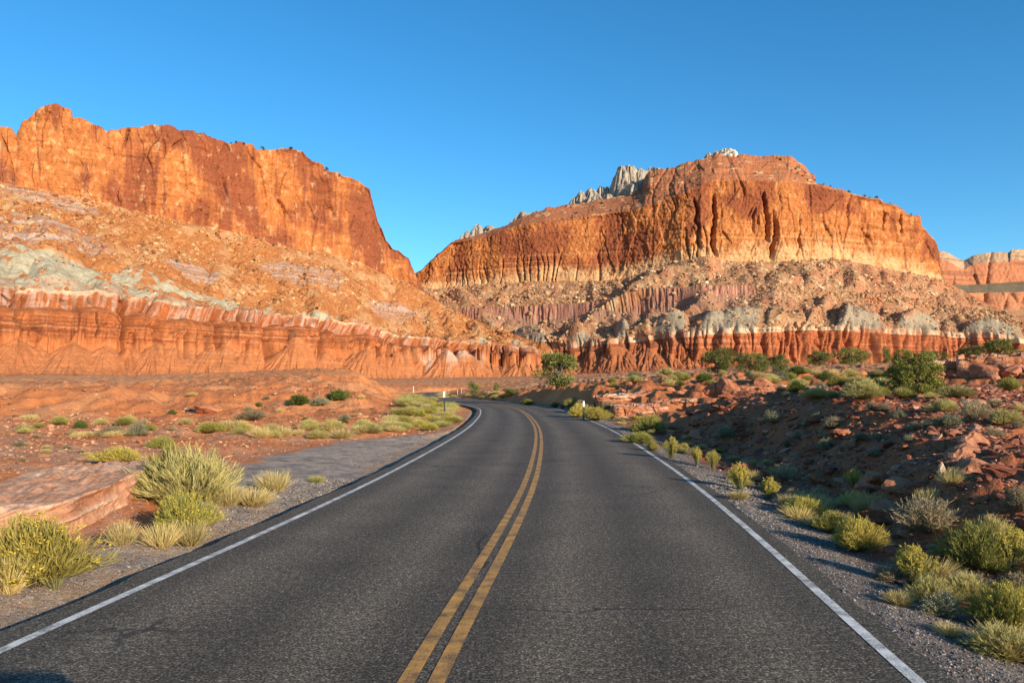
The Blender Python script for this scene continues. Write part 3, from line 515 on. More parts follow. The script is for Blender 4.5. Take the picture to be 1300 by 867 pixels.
# ------------------------------------------------------------------ rocks
def ico(sub):
    bpy_me = bpy.data.meshes.new('tmp'); import bmesh
    b = bmesh.new(); bmesh.ops.create_icosphere(b, subdivisions=sub, radius=1); b.to_mesh(bpy_me); b.free()
    v = np.array([p.co[:] for p in bpy_me.vertices], np.float32); f = np.array([p.vertices[:] for p in bpy_me.polygons], np.int32); bpy.data.meshes.remove(bpy_me); return v, f
IV1, IF1 = ico(1); IV2, IF2 = ico(3)
OV = np.array([(1, 0, 0), (-1, 0, 0), (0, 1, 0), (0, -1, 0), (0, 0, 1), (0, 0, -1)], np.float32); OF = np.array([(0, 2, 4), (2, 1, 4), (1, 3, 4), (3, 0, 4), (2, 0, 5), (1, 2, 5), (3, 1, 5), (0, 3, 5)], np.int32)
def angular(v, n, seed, fl=(1, .8, .6)):
    """a rock: a sphere cut by random planes, so it gets flat faces and sharp arrises"""
    r_ = np.random.default_rng(seed); q = v.copy()
    for _ in range(n):
        d_ = r_.normal(size=3); d_ /= np.linalg.norm(d_); h = r_.uniform(.45, .8); e_ = q@d_-h; q = q-np.maximum(e_, 0)[:, None]*d_
    return q*np.array(fl)
def rock_mesh(name, seed, fl, c, mat):
    q = angular(IV2, 14, seed, fl); q += .02*np.random.default_rng(seed).normal(size=q.shape)
    n = fbm(q[:, 0]*2+seed, q[:, 2]*9+q[:, 1], 3, seed)
    cc = mixc(np.broadcast_to(np.array(c, np.float32), q.shape), np.array(c)*1.35+.02, ss(-.1, .5, n)); cc = mixc(cc, np.array(c)*.65, ss(.2, .6, -n))
    return mesh_np(name, q, IF2, cc, mat, False)
def scatter_rocks(pos, size, cols, flat=.7, seed=0, sub=(IV1, IF1), yawonly=False, nvar=24, tilt=None):
    """many rocks as one mesh"""
    r_ = np.random.default_rng(seed); n = len(pos); v, f = sub
    var = np.stack([angular(v, 7, seed*100+i, (1, r_.uniform(.6, 1), flat*r_.uniform(.6, 1.2))) for i in range(nvar)])
    q = var[r_.integers(0, nvar, n)]; a = r_.uniform(0, 2*np.pi, n); ca, sa = np.cos(a)[:, None], np.sin(a)[:, None]
    t = r_.normal(0, .25, n)[:, None]; x_ = q[..., 0]*ca-q[..., 1]*sa; y_ = q[..., 0]*sa+q[..., 1]*ca; z_ = q[..., 2]+x_*t
    V = np.stack([x_, y_, z_], -1)*size[:, None, None]+pos[:, None, :]; Fc = (f[None]+(np.arange(n)*len(v))[:, None, None]).reshape(-1, 3)
    return V.reshape(-1, 3), Fc, np.repeat(cols, len(v), 0)
def sample_sheet(sh, segs, n, r_, pxlo, pxhi, tpow=1.0):
    P_ = sh['P']; rows = np.where(np.isin(sh['seg'], segs))[0]; cols_ = np.where((sh['px'] > pxlo) & (sh['px'] < pxhi))[0]
    return P_[r_.choice(rows, n), r_.choice(cols_, n)], None
r_ = np.random.default_rng(77)
# talus rubble too small and too many to count
pl, _ = sample_sheet(LEFT, [2], 14500, r_, -180, 660); pl = np.concatenate([pl, sample_sheet(LEFT, [3], 1300, r_, -180, 660)[0]]); pr, _ = sample_sheet(RIGHT, [3, 5], 17000, r_, 540, 1420); pr = np.concatenate([pr, sample_sheet(RIGHT, [4], 4200, r_, 960, 1420)[0], sample_sheet(RIGHT, [4], 130, r_, 560, 960)[0]])
keep = fbm(pl[:, 0]/60, pl[:, 1]/60, 3, 401)+r_.normal(0, .25, len(pl)) > -.12; pl = pl[keep]
sz = np.clip(r_.lognormal(.1, .7, len(pl)), .4, 5); pal = np.array([(.37, .15, .05), (.32, .115, .04), (.42, .22, .09), (.22, .08, .034), (.48, .31, .15)], np.float32)
V, Fc, Cc = scatter_rocks(pl+[0, 0, .2], sz, pal[r_.choice(5, len(pl), p=[.35, .25, .2, .12, .08])], .75, 3)
stuff(link('talus_rubble', mesh_np('talus_rubble', V, Fc, Cc, M_BOULDER)), 'orange rock rubble strewn over the slope under the left mesa', 'rubble')
sz = np.clip(r_.lognormal(-.15, .75, len(pr)), .4, 6); pal2 = np.array([(.37, .21, .11), (.33, .13, .055), (.46, .31, .17), (.22, .11, .065), (.36, .2, .11)], np.float32)
V, Fc, Cc = scatter_rocks(pr+[0, 0, .3], sz, pal2[r_.choice(5, len(pr), p=[.35, .2, .2, .1, .15])], .75, 4)
stuff(link('talus_rubble', mesh_np('talus_rubble', V, Fc, Cc, M_BOULDER)), 'tan rock rubble strewn over the slope under the right butte', 'rubble')
# the larger boulders, each on its own
ROCKS = [rock_mesh('boulder', 500+i, (1, .75+.1*(i % 3), .6+.1*(i % 2)), c_, M_BOULDER) for i, c_ in enumerate([(.46, .2, .09), (.42, .16, .07), (.55, .36, .2), (.5, .3, .16), (.38, .15, .07), (.6, .45, .3)])]
def boulders(sh, segs, n, lo, hi, smin, smax, label, group, pick):
    p, _ = sample_sheet(sh, segs, n, r_, lo, hi)
    for q in p:
        o = link('boulder', ROCKS[r_.choice(pick)]); s_ = r_.uniform(smin, smax); o.location = (q[0], q[1], q[2]+.25*s_); o.scale = (s_, s_*r_.uniform(.7, 1), s_*r_.uniform(.7, 1.1)); o.rotation_euler = (r_.uniform(-.4, .4), r_.uniform(-.4, .4), r_.uniform(0, 6.3)); tag(o, label, 'boulder', group)
boulders(LEFT, [2], 65, 0, 540, 2, 4.2, 'large orange boulder lying on the rubble slope under the left mesa cliff', 'boulders on the slope under the left mesa', [0, 1, 3])
boulders(LEFT, [3], 22, 0, 320, 2, 3.8, 'rust red boulder lying on the pale green clay band of the left mesa', 'boulders on the green clay band', [1, 4])
boulders(RIGHT, [3], 70, 560, 1220, 2.6, 5, 'large tan boulder lying on the rubble slope under the right butte cliff', 'boulders on the slope under the right butte', [2, 3, 5, 0])
boulders(RIGHT, [5], 35, 740, 1250, 2.5, 4.6, 'brown boulder on the lower slope of the right butte above its pale ledge', 'boulders on the lower slope of the right butte', [0, 2, 4])

# white sandstone pinnacles on the butte's rim
def pinnacle(px, ytop, ybot, wpx, D, seed, c=(.34, .29, .23)):
    H = (ybot+5-ytop)*D/FPX; W = wpx*1.75*D/FPX; nu, nv = 56, 56; u = np.linspace(0, 2*np.pi, nu, endpoint=False); v = np.linspace(0, 1, nv)
    U, Vv = np.meshgrid(u, v); prof = np.clip(1-Vv**4, 0, 1)**.5*(1.15-.42*Vv)
    wq = worley(np.cos(U)*2.2+seed, np.sin(U)*2.2+Vv*1.1, seed); k_ = 1+.42*(wq[2]-.5)-.3*np.exp(-((wq[1]-wq[0])/.09)**2)+.3*fbm(np.cos(U)*1.5+seed, np.sin(U)*1.5+Vv*.8, 3, seed)+.14*fbm(np.cos(U)*5, np.sin(U)*5+Vv*4, 3, seed+1)+.07*pn(Vv*7+.5*np.cos(U), U*0, seed+2)
    x_ = np.cos(U)*prof*k_*W/2; y_ = np.sin(U)*prof*k_*W*.7; x_ = x_+.1*W*Vv*math.sin(seed); z_ = Vv*H*(1+.10*fbm(np.cos(U)*prof*2+seed, np.sin(U)*prof*2, 3, seed+3))-.15*H*0
    i = np.arange(nu*nv).reshape(nv, nu); j = np.roll(i, -1, 1); Fq = np.stack([i[:-1], j[:-1], j[1:], i[1:]], -1).reshape(-1, 4)
    cc = mixc(np.broadcast_to(np.array(c, np.float32), U.shape+(3,)), (.36, .2, .12), ss(.1, .5, fbm(U*2, Vv*2.5, 3, seed+5))*.6)
    o = link('rock_pinnacle', mesh_np('rock_pinnacle', np.stack([x_, y_, z_], -1), Fq, cc, M_CLIFF, True)); o.location = ((px-650)/FPX*D, D, CAMH+(HOR-ybot-7)/FPX*D)
    return o
g1 = 'small pale pinnacles at the low left end of the rim'
for a in ((592, 292, 308, 10), (606, 283, 307, 12), (622, 284, 304, 12), (634, 291, 302, 10)): tag(pinnacle(*a, 1540, int(a[0])), 'small pale rounded pinnacle in the lowest cluster on the butte rim', 'rock pinnacle', g1)
for a in ((652, 279, 296, 9), (663, 267, 292, 14), (676, 269, 290, 12), (690, 272, 288, 10)): tag(pinnacle(*a, 1490, int(a[0])), 'low grey white pinnacle in the second cluster up the butte rim', 'rock pinnacle', 'low pinnacles of the second cluster')
for a in ((706, 265, 284, 12), (718, 261, 282, 12), (729, 249, 276, 10), (740, 242, 274, 13), (753, 237, 272, 13), (765, 235, 271, 11), (772, 236, 268, 9)): tag(pinnacle(*a, 1440, int(a[0])), 'pale finger pinnacle in the stepped row below the tall fins', 'rock pinnacle', 'stepped row of finger pinnacles')
tag(pinnacle(787, 210, 266, 17, 1420, 787), 'tall brown streaked fin at the left of the high white fins', 'rock pinnacle')
tag(pinnacle(802, 207, 262, 15, 1420, 802), 'tallest white fin standing highest on the rim beside the red tier', 'rock pinnacle')
for a in ((814, 212, 258, 15), (826, 211, 254, 16), (840, 212, 250, 18)): tag(pinnacle(*a, 1425, int(a[0])), 'broad cream fin with rounded top leaning against the red tier', 'rock pinnacle', 'cream fins against the red tier')
tag(pinnacle(921, 187, 201, 15, 1330, 920, (.50, .44, .35)), 'lone white cap rock on the very summit of the right butte', 'rock pinnacle')
rp_ = np.random.default_rng(88)
for (xa, ya, xb, yb, n_, lb, gp) in ((590, 303, 640, 292, 9, 'grey lump of the low jagged crest at the left end of the rim', 'lumps of the low crest'), (650, 286, 700, 268, 9, 'grey lump of the jagged crest between the pinnacle clusters', 'lumps of the middle crest'), (704, 268, 778, 240, 14, 'pale block of the jagged crest below the finger pinnacles', 'blocks of the upper crest'), (778, 236, 846, 219, 9, 'cream block wedged between the high fins', 'blocks between the high fins')):
    for i in range(n_):
        t_ = rp_.uniform(0, 1); x_ = xa+(xb-xa)*t_; y_ = ya+(yb-ya)*t_+rp_.uniform(-3, 4); tag(pinnacle(x_, y_, y_+22, rp_.uniform(8, 15), float(np.interp(x_, pxr, d1))+rp_.uniform(18, 40), int(rp_.integers(2, 900))), lb, 'rock pinnacle', gp)
tag(pinnacle(911, 190, 201, 9, 1330, 911), 'small pale block against the left side of the summit cap rock', 'rock pinnacle')
tag(pinnacle(899, 192, 201, 5, 1330, 899), 'tiny pale knob left of the white summit cap rock', 'rock pinnacle')

# ------------------------------------------------------------------ placing things where the photograph shows them on the ground
_px = None
def at(px, py, dmax=900):
    """the ground point under a pixel of the photograph: first hit along the sight line"""
    d_ = np.geomspace(4, dmax, 1500); xs = (px-650)/FPX*d_; zs = CAMH+(HOR-py)/FPX*d_; h = ground_z(xs, d_); hit = np.where(zs <= h)[0]
    i = hit[0] if len(hit) else len(d_)-1
    return Vector((xs[i], d_[i], h[i]))
def put(o, p, z=0): o.location = (p[0], p[1], p[2]+z); return o

# ---- near sandstone: pale ledge on the left, slabs on the right
def ledge_mesh(name, L, W, H, seed, c, bands=7, rg=1.):
    nx, ny, nz = 90, 40, 26; r2 = np.random.default_rng(seed)
    u = np.linspace(-1, 1, nx); 
    # closed loop cross-section (front face, top, back face) swept along x
    cs = np.concatenate([np.stack([np.full(nz, -1.), np.linspace(-1, 1, nz)], 1), np.stack([np.linspace(-1, 1, ny)[1:], np.full(ny-1, 1.)], 1), np.stack([np.full(nz-1, 1.), np.linspace(1, -1, nz)[1:]], 1)])
    X_ = u[:, None]*np.ones(len(cs)); Y_ = np.ones(nx)[:, None]*cs[None, :, 0]; Z_ = np.ones(nx)[:, None]*cs[None, :, 1]
    en = (1-np.abs(X_)**6)**.5; x3 = X_*L/2; ed = .75+.25*en
    cel = worley(X_*L*.55+seed, Z_*H*1.1+.3*Y_, seed)[2]-.5; cel2 = worley(X_*L*.5+seed, Y_*W*.5, seed+9)[2]-.5
    bz_ = pn(Z_*bands/2+.3*fbm(X_*3, Y_, 2, seed), X_*1.2, seed+1)
    y3 = Y_*W/2*ed*(1+.16*rg*cel+.06*bz_+.10*fbm(X_*3, Z_*1.5, 4, seed+2)); z3 = Z_*H/2*(1+.0*X_)+np.where(Z_ > .99, .12*H*fbm(X_*4, Y_*4, 4, seed+3)+.22*rg*H*cel2, 0)*(1-Y_**6)
    x3 = x3*(1+.05*fbm(Y_*2, Z_*3, 3, seed+4))
    x3[0] *= .985; x3[-1] *= .985
    cc = mixc(np.broadcast_to(np.array(c, np.float32), X_.shape+(3,)), (.60, .40, .27), ss(.1, .5, bz_)*.7); cc = mixc(cc, (.36, .14, .07), ss(.1, .5, -bz_)*.7)
    cc = mixc(cc, (.46, .28, .19), (Z_ > .95)*ss(-.2, .4, fbm(X_*5, Y_*5, 3, seed+6))*.7)
    V = np.stack([x3, y3, z3], -1); Fq = grid_faces(*X_.shape); n0 = X_.size; i = np.arange(n0).reshape(X_.shape)
    Vc = np.concatenate([V.reshape(-1, 3), V[0].mean(0)[None], V[-1].mean(0)[None]]); cc = np.concatenate([cc.reshape(-1, 3), cc[0].mean(0)[None], cc[-1].mean(0)[None]])
    caps = [(i[0, j+1], i[0, j], n0, n0) for j in range(len(cs)-1)]+[(i[-1, j], i[-1, j+1], n0+1, n0+1) for j in range(len(cs)-1)]
    Ft = np.concatenate([np.concatenate([Fq[:, [0, 1, 2]], Fq[:, [0, 2, 3]]]), np.array(caps)[:, :3]])
    return mesh_np(name, Vc, Ft, cc, M_ROCK, False)
o = link('sandstone_ledge', ledge_mesh('sandstone_ledge', 5.0, 2.2, .8, 3, (.46, .22, .12), 9, .25))
p = at(128, 655); o.location = (-7.75, 13.3, .02); o.rotation_euler = (R(-3), R(-2), R(98)); tag(o, 'pale banded sandstone ledge jutting out left of the big roadside bush', 'rock ledge')
SL = [rock_mesh('rock_slab', 600+i, (1, .7, .28+.08*(i % 3)), c_, M_ROCK) for i, c_ in enumerate([(.26, .08, .042), (.32, .11, .05), (.36, .15, .08), (.22, .068, .036), (.38, .14, .06), (.33, .12, .06)])]
def slab(p, s_, label, group=None, pick=(0, 1, 2, 3), flat=1., name='rock_slab', tilt=.3):
    o = link(name, SL[r_.choice(pick)]); o.location = (p[0], p[1], p[2]+.08*s_); o.scale = (s_, s_*r_.uniform(.7, 1), s_*flat*r_.uniform(.8, 1.2)); o.rotation_euler = (r_.uniform(-tilt, tilt), r_.uniform(-tilt, tilt), r_.uniform(0, 6.3)); return tag(o, label, 'rock', group)
# slabs on the shaded bank, on its sunlit top, and on the ledges behind it
def on_ground(x, y): return (x, y, float(ground_z(np.array([x]), np.array([y]))[0]))
for i in range(115):
    y_ = r_.uniform(9, 38); x_ = np.interp(y_, RC[:, 1][:200], RC[:, 0][:200])+r_.uniform(5.2, 8.5); slab(on_ground(x_, y_), r_.uniform(.14, .55), 'dark red slab on the shaded bank right of the road', 'slabs on the shaded bank')
for i in range(70):
    y_ = 9*math.exp(r_.uniform(0, 1.3)); px = r_.uniform(1090, 1330); slab(on_ground((px-650)/FPX*y_, y_), r_.uniform(.10, .32), 'flat red stone on the sunlit stony ground above the shaded bank', 'flat stones on the sunlit ground at right', (0, 1, 2, 5))
for px, py, s_, lb in ((862, 504, .9, 'big tilted orange block left of the dark notch in the ledge'), (925, 497, 1.1, 'large dark fronted block in the middle of the sandstone ledge'), (905, 500, .9, 'orange fronted block beside the large dark block of the ledge'), (852, 496, .5, 'round brown boulder perched on the left end of the ledge'), (1032, 504, .5, 'square red block on the crest of the shaded bank'), (970, 492, 1.0, 'long low slab at the right of the sandstone ledge')):
    slab(at(px, py, 120), s_, lb, None, (4, 5, 2), 1.6, 'boulder', .15)
for i in range(26):
    px = r_.uniform(770, 1010); p = at(px, r_.uniform(497, 530), 110)
    if p[1] > 42: slab(p, r_.uniform(.25, .6), 'broken red block along the sunlit ledge beyond the shaded bank', 'broken blocks of the sunlit ledge', (4, 5, 2), 1.2)
for i in range(16):
    p = at(r_.uniform(1185, 1300), r_.uniform(466, 482), 110); slab(p, r_.uniform(.5, 1.2), 'orange block fallen from the low terrace at the right edge', 'blocks under the right terrace', (4, 5, 2), 1.3)
tag(put(link('boulder', rock_mesh('boulder', 700, (1, .8, .6), (.34, .28, .24), M_ROCK)), at(35, 762), .02), 'small grey stone on the gravel shoulder at lower left', 'rock').scale = (.09, .08, .09)
tag(put(link('boulder', rock_mesh('boulder', 701, (.5, .5, 1), (.62, .42, .3), M_ROCK)), at(1196, 604), .08), 'upright pale pink stone among red stones on the right', 'rock').scale = (.14, .14, .16)
p = at(235, 526, 200); o = tag(link('boulder', rock_mesh('boulder', 702, (1, .7, .55), (.36, .13, .06), M_ROCK), None, (p[0]+1.2, p[1]+1, p[2]+.3)), 'dark overhung red rock at the foot of the low left mound', 'rock'); o.scale = (1.5, 1.2, 1.1)

for px, py, L_, H_, sd_, lb in ((815, 522, 3.6, .5, 11, 'lowest orange ledge at the left end of the sunlit outcrop'), (868, 517, 3.5, .5, 12, 'middle bedded ledge of the sunlit outcrop under the round boulder'), (800, 506, 5, .4, 13, 'upper left ledge of the sunlit outcrop near the marker post'), (985, 497, 4.5, .4, 15, 'thin ledge at the right end of the sunlit outcrop'), (1225, 474, 7, 1.5, 16, 'tall orange ledge face of the terrace right of the green juniper bush'), (1285, 472, 6, 1.6, 17, 'tall orange ledge face cut by the right picture edge')):
    p = at(px, py, 130); o = link('sandstone_ledge', ledge_mesh('sandstone_ledge', L_, 3.0, H_+.7, sd_, (.42, .16, .075))); o.location = (p[0], p[1]+1.2, p[2]+.6*H_-(H_+.7)/2); o.rotation_euler = (R(r_.uniform(-4, 4)), R(r_.uniform(-4, 4)), R(r_.uniform(-25, 25))); tag(o, lb, 'rock ledge')
# gravel and stony litter: uncountable, one mesh each
def litter(n, fx, size, pal, seed, flat=.6, far=3, sub=(IV1, IF1)):
    r2 = np.random.default_rng(seed); p = fx(r2, n); z = ground_z(p[:, 0], p[:, 1]); off, _ = road_offset(p[:, 0], p[:, 1]); kp = (off < RLEFT-.05) | (off > RRIGHT+.02)
    p = p[kp]; z = z[kp]; s_ = np.clip(r2.lognormal(math.log(size), .5, len(p)), size*.4, size*4)*np.clip(np.hypot(p[:, 0], p[:, 1])/14, .7, far)
    cols_ = np.array(pal, np.float32)[r2.integers(0, len(pal), len(p))]*r2.uniform(.7, 1.25, (len(p), 1)); return scatter_rocks(np.c_[p, z+s_*.15], s_, cols_, flat, seed, sub)
def f_bank(r2, n):
    d_ = 7*np.exp(r2.uniform(0, 1.75, n)); px = r2.uniform(880, 1420, n); x_ = (px-650)/FPX*d_; o_, _ = road_offset(x_, d_); k_ = o_ > 4.9; return np.stack([x_, d_], 1)[k_]
V, Fc, Cc = litter(15000, f_bank, .036, [(.30, .11, .062), (.25, .085, .05), (.36, .15, .085), (.2, .07, .042), (.42, .22, .14)], 21, .45)
stuff(link('stone_litter', mesh_np('stone_litter', V, Fc, Cc, M_ROCK)), 'broken red stones covering the bank right of the road', 'stones')
def f_left(r2, n):
    d_ = 8*np.exp(r2.uniform(0, 2.7, n)); px = r2.uniform(-60, 560, n); x_ = (px-650)/FPX*d_; o_, a_ = road_offset(x_, d_); k_ = (-o_+RLEFT) > shoulder_w(a_)+.3; return np.stack([x_, d_], 1)[k_]
V, Fc, Cc = litter(15000, f_left, .022, [(.40, .19, .10), (.34, .13, .06), (.46, .27, .16), (.26, .10, .055)], 22, .5, 4)
stuff(link('stone_litter', mesh_np('stone_litter', V, Fc, Cc, M_ROCK)), 'pinkish stones scattered over the red flat left of the road', 'stones')
def f_sh(r2, n):
    j = np.where(r2.random(n) < .75, r2.integers(66, 96, n), r2.integers(60, 190, n)); lf = r2.random(n) < .55; o_ = np.where(lf, RLEFT-.05-np.abs(r2.normal(0, 1.1, n)), RRIGHT+.02+np.abs(r2.normal(0, .7, n))); return RC[j]+RN[j]*o_[:, None]+RT[j]*r2.uniform(-.3, .3, (n, 1))
V, Fc, Cc = litter(90000, f_sh, .0105, [(.2, .185, .175), (.12, .11, .105), (.33, .29, .25), (.08, .075, .07), (.28, .2, .15)], 23, .7, 1.2, (OV, OF))
stuff(link('gravel', mesh_np('gravel', V, Fc, Cc, M_ROCK)), 'grey gravel along both road shoulders', 'gravel')

# ------------------------------------------------------------------ plants
def unit(v): return v/np.maximum(np.linalg.norm(v, axis=-1, keepdims=True), 1e-6)
def ribbons(base_, dr, L, droop, wd, c0, c1, r2):
    n = len(base_); t = np.array([0, .5, 1.]); side = unit(np.cross(dr, r2.normal(size=(n, 3))))
    ctr = base_[:, None]+dr[:, None]*(L[:, None]*t)[..., None]; ctr[..., 2] -= (droop*L)[:, None]*t**2
    wv = side[:, None]*(wd[:, None]*np.array([.8, 1, .25]))[..., None]
    V = np.stack([ctr-wv, ctr+wv], 2).reshape(-1, 3); b = (np.arange(n)*6)[:, None]
    Fq = np.concatenate([b+[0, 1, 3, 2], b+[2, 3, 5, 4]]); cc = c0[:, None]*(1-t)[None, :, None]+c1[:, None]*t[None, :, None]
    return V, Fq, np.repeat(cc, 2, 1).reshape(-1, 3), ctr
def join(parts):
    V, Fq, C_ = [], [], []; k_ = 0
    for v, f, c_ in parts: V.append(v); Fq.append(f+k_); C_.append(c_); k_ += len(v)
    return np.concatenate(V), np.concatenate(Fq), np.concatenate(C_)
def cvar(c, n, r2, s=.25): return np.array(c, np.float32)*r2.uniform(1-s, 1+s, (n, 1)).astype(np.float32)
def shrub(seed, ns, nl, cs, cl, cf=None, wd=.006, lw=.006, ll=.13, spread=1., fl=0., tuft=.5):
    """many-stemmed shrub, 1 wide and 1 high: woody stems, narrow leaves on their upper part, flower heads at the tips"""
    r2 = np.random.default_rng(seed); ph = r2.uniform(0, 2*np.pi, ns); q = np.sqrt(r2.uniform(0, 1, ns)); th = q*1.35*spread
    lob = 1+.28*np.sin(ph*3+seed)+.15*np.sin(ph*5+2*seed)
    tip = np.stack([np.sin(th)*np.cos(ph)*.52*lob, np.sin(th)*np.sin(ph)*.52*lob, np.cos(th)*.95+.03], 1)*r2.uniform(.72, 1.06, (ns, 1)); b0 = np.stack([np.cos(ph), np.sin(ph), 0*ph], 1)*.10*r2.random((ns, 1))
    dv = tip-b0; L = np.linalg.norm(dv, axis=1); dr = unit(dv+np.array([0, 0, .12])*L[:, None]); dp = np.full(ns, .12)
    V, Fq, C_, ctr = ribbons(b0, dr, L, dp, np.full(ns, wd), cvar(cs, ns, r2)*.75, cvar(cs, ns, r2), r2); parts = [(V, Fq, C_)]
    i = np.repeat(np.arange(ns), nl); t = r2.uniform(.42, 1, len(i)); p = b0[i]+dr[i]*(L[i]*t)[:, None]; p[:, 2] -= dp[i]*L[i]*t**2
    ld = unit(dr[i]+tuft*r2.normal(size=(len(i), 3))+[0, 0, .25]); g = cvar(cl, len(i), r2, .3); hue = r2.random((ns, 1))[i]; g = g*(1-.35*hue)+g*np.array([1.25, 1.1, .8])*.35*hue
    v, f, c_, _ = ribbons(p, ld, ll*r2.uniform(.5, 1.2, len(i)), np.zeros(len(i)), np.full(len(i), lw), g*.85, g*1.1, r2); parts.append((v, f, c_))
    fol = join(parts); flo = None
    if cf is not None:
        pk = np.where(r2.random(ns) < fl)[0]; i = np.repeat(pk, 9); p = b0[i]+dr[i]*L[i][:, None]-np.array([0, 0, 1])*(dp[i]*L[i])[:, None]+r2.normal(0, .016, (len(i), 3))+dr[i]*.03
        g = cvar(cf, len(i), r2, .3); v, f, c_, _ = ribbons(p, unit(r2.normal(size=(len(i), 3))+[0, 0, .6]), np.full(len(i), .028), np.zeros(len(i)), np.full(len(i), .007), g, g, r2); flo = (v, f, c_)
    return fol, flo
def grass(seed, n, c0, c1, wd=.006, spread=.9, droop=.35):
    r2 = np.random.default_rng(seed); ph = r2.uniform(0, 2*np.pi, n); q = np.sqrt(r2.random(n)); b0 = np.stack([np.cos(ph)*q*.22, np.sin(ph)*q*.22, 0*q], 1); th = q*spread*r2.uniform(.4, 1.15, n); az_ = ph+r2.normal(0, .5, n)
    dr = np.stack([np.sin(th)*np.cos(az_)*.75, np.sin(th)*np.sin(az_)*.75, np.cos(th)], 1); L = r2.uniform(.5, 1.05, n)
    k1 = cvar(c1, n, r2, .3); return ribbons(b0, dr, L, droop*r2.uniform(.2, 1, n)*np.sin(th), np.full(n, wd), cvar(c0, n, r2, .3), k1, r2)[:3], None
YG, YG2, FL, STRAW, SAGE, DRY, GRN = (.45, .37, .09), (.37, .34, .08), (.60, .45, .07), (.60, .47, .19), (.29, .28, .17), (.38, .30, .18), (.12, .16, .035)
KIND = {}
def kind(nm, builds):
    out = []
    for fol, flo in builds:
        a = mesh_np(nm+'_foliage', *fol, M_PLANT) if False else mesh_np('foliage', fol[0], fol[1], fol[2], M_PLANT); b_ = mesh_np('flower_heads', flo[0], flo[1], flo[2], M_PLANT) if flo else None
        if flo: j = join([fol, flo]); a2 = mesh_np(nm, j[0], j[1], j[2], M_PLANT)
        else: a2 = a
        out.append((a, b_, a2))
    KIND[nm] = out
kind('rabbitbrush', [shrub(1+i, 640, 13, (.32, .25, .13), (YG, YG2)[i % 2], FL, .0035, .0036, .15, 1., .3, .28) for i in range(4)])
kind('tall_rabbitbrush', [shrub(11+i, 260, 16, (.30, .28, .12), (.38, .34, .10), FL, .005, .005, .11, .72, .85, .28) for i in range(3)])
kind('olive_bush', [shrub(21+i, 600, 15, (.32, .28, .11), (.31, .29, .075), None, .0035, .0042, .12, 1.05, 0, .35) for i in range(3)])
kind('straw_bush', [shrub(31+i, 750, 11, (.46, .38, .18), (.46, .40, .15), None, .0035, .0035, .15, 1.05, 0, .25) for i in range(3)])
kind('sagebrush', [shrub(41+i, 380, 14, (.24, .19, .13), SAGE, None, .005, .006, .08, 1.08, 0, .8) for i in range(3)])
kind('dry_bush', [shrub(51+i, 460, 9, (.34, .25, .15), DRY, None, .0045, .0045, .10, .95, 0, .7) for i in range(3)])
kind('green_bush', [shrub(61+i, 380, 18, (.14, .12, .06), GRN, None, .006, .008, .10, 1.1, 0, .8) for i in range(3)])
kind('bunchgrass', [grass(71+i, 750, (.44, .32, .13), STRAW, .0055) for i in range(4)])
kind('green_grass', [grass(81+i, 750, (.30, .28, .09), (.42, .37, .12), .006) for i in range(3)])
CATN = {'rabbitbrush': 'shrub', 'tall_rabbitbrush': 'shrub', 'olive_bush': 'bush', 'straw_bush': 'bush', 'sagebrush': 'bush', 'dry_bush': 'bush', 'green_bush': 'bush', 'bunchgrass': 'grass tuft', 'green_grass': 'grass tuft'}
OBN = {'tall_rabbitbrush': 'rabbitbrush', 'olive_bush': 'bush', 'straw_bush': 'bush', 'dry_bush': 'bush', 'green_bush': 'bush', 'green_grass': 'bunchgrass'}
def plant(kd, p, wd, hd, label, group=None, parts=False):
    v = random.choice(KIND[kd]); nm = OBN.get(kd, kd)
    if parts and v[1]:
        o = link(nm, None); link('foliage', v[0], o); link('flower_heads', v[1], o)
    else: o = link(nm, v[2])
    o.location = (p[0], p[1], p[2]-.03*hd); o.scale = (wd, wd*random.uniform(.85, 1.1), hd); o.rotation_euler = (random.uniform(-.08, .08), random.uniform(-.08, .08), random.uniform(0, 6.28))
    return tag(o, label, CATN[kd], group)
def plant_px(kd, px, py, w_, h_, label, group=None, dmax=400):
    p = at(px, py, dmax); return plant(kd, p, w_*p[1]/FPX, h_*p[1]/FPX, label, group, h_ > 26)
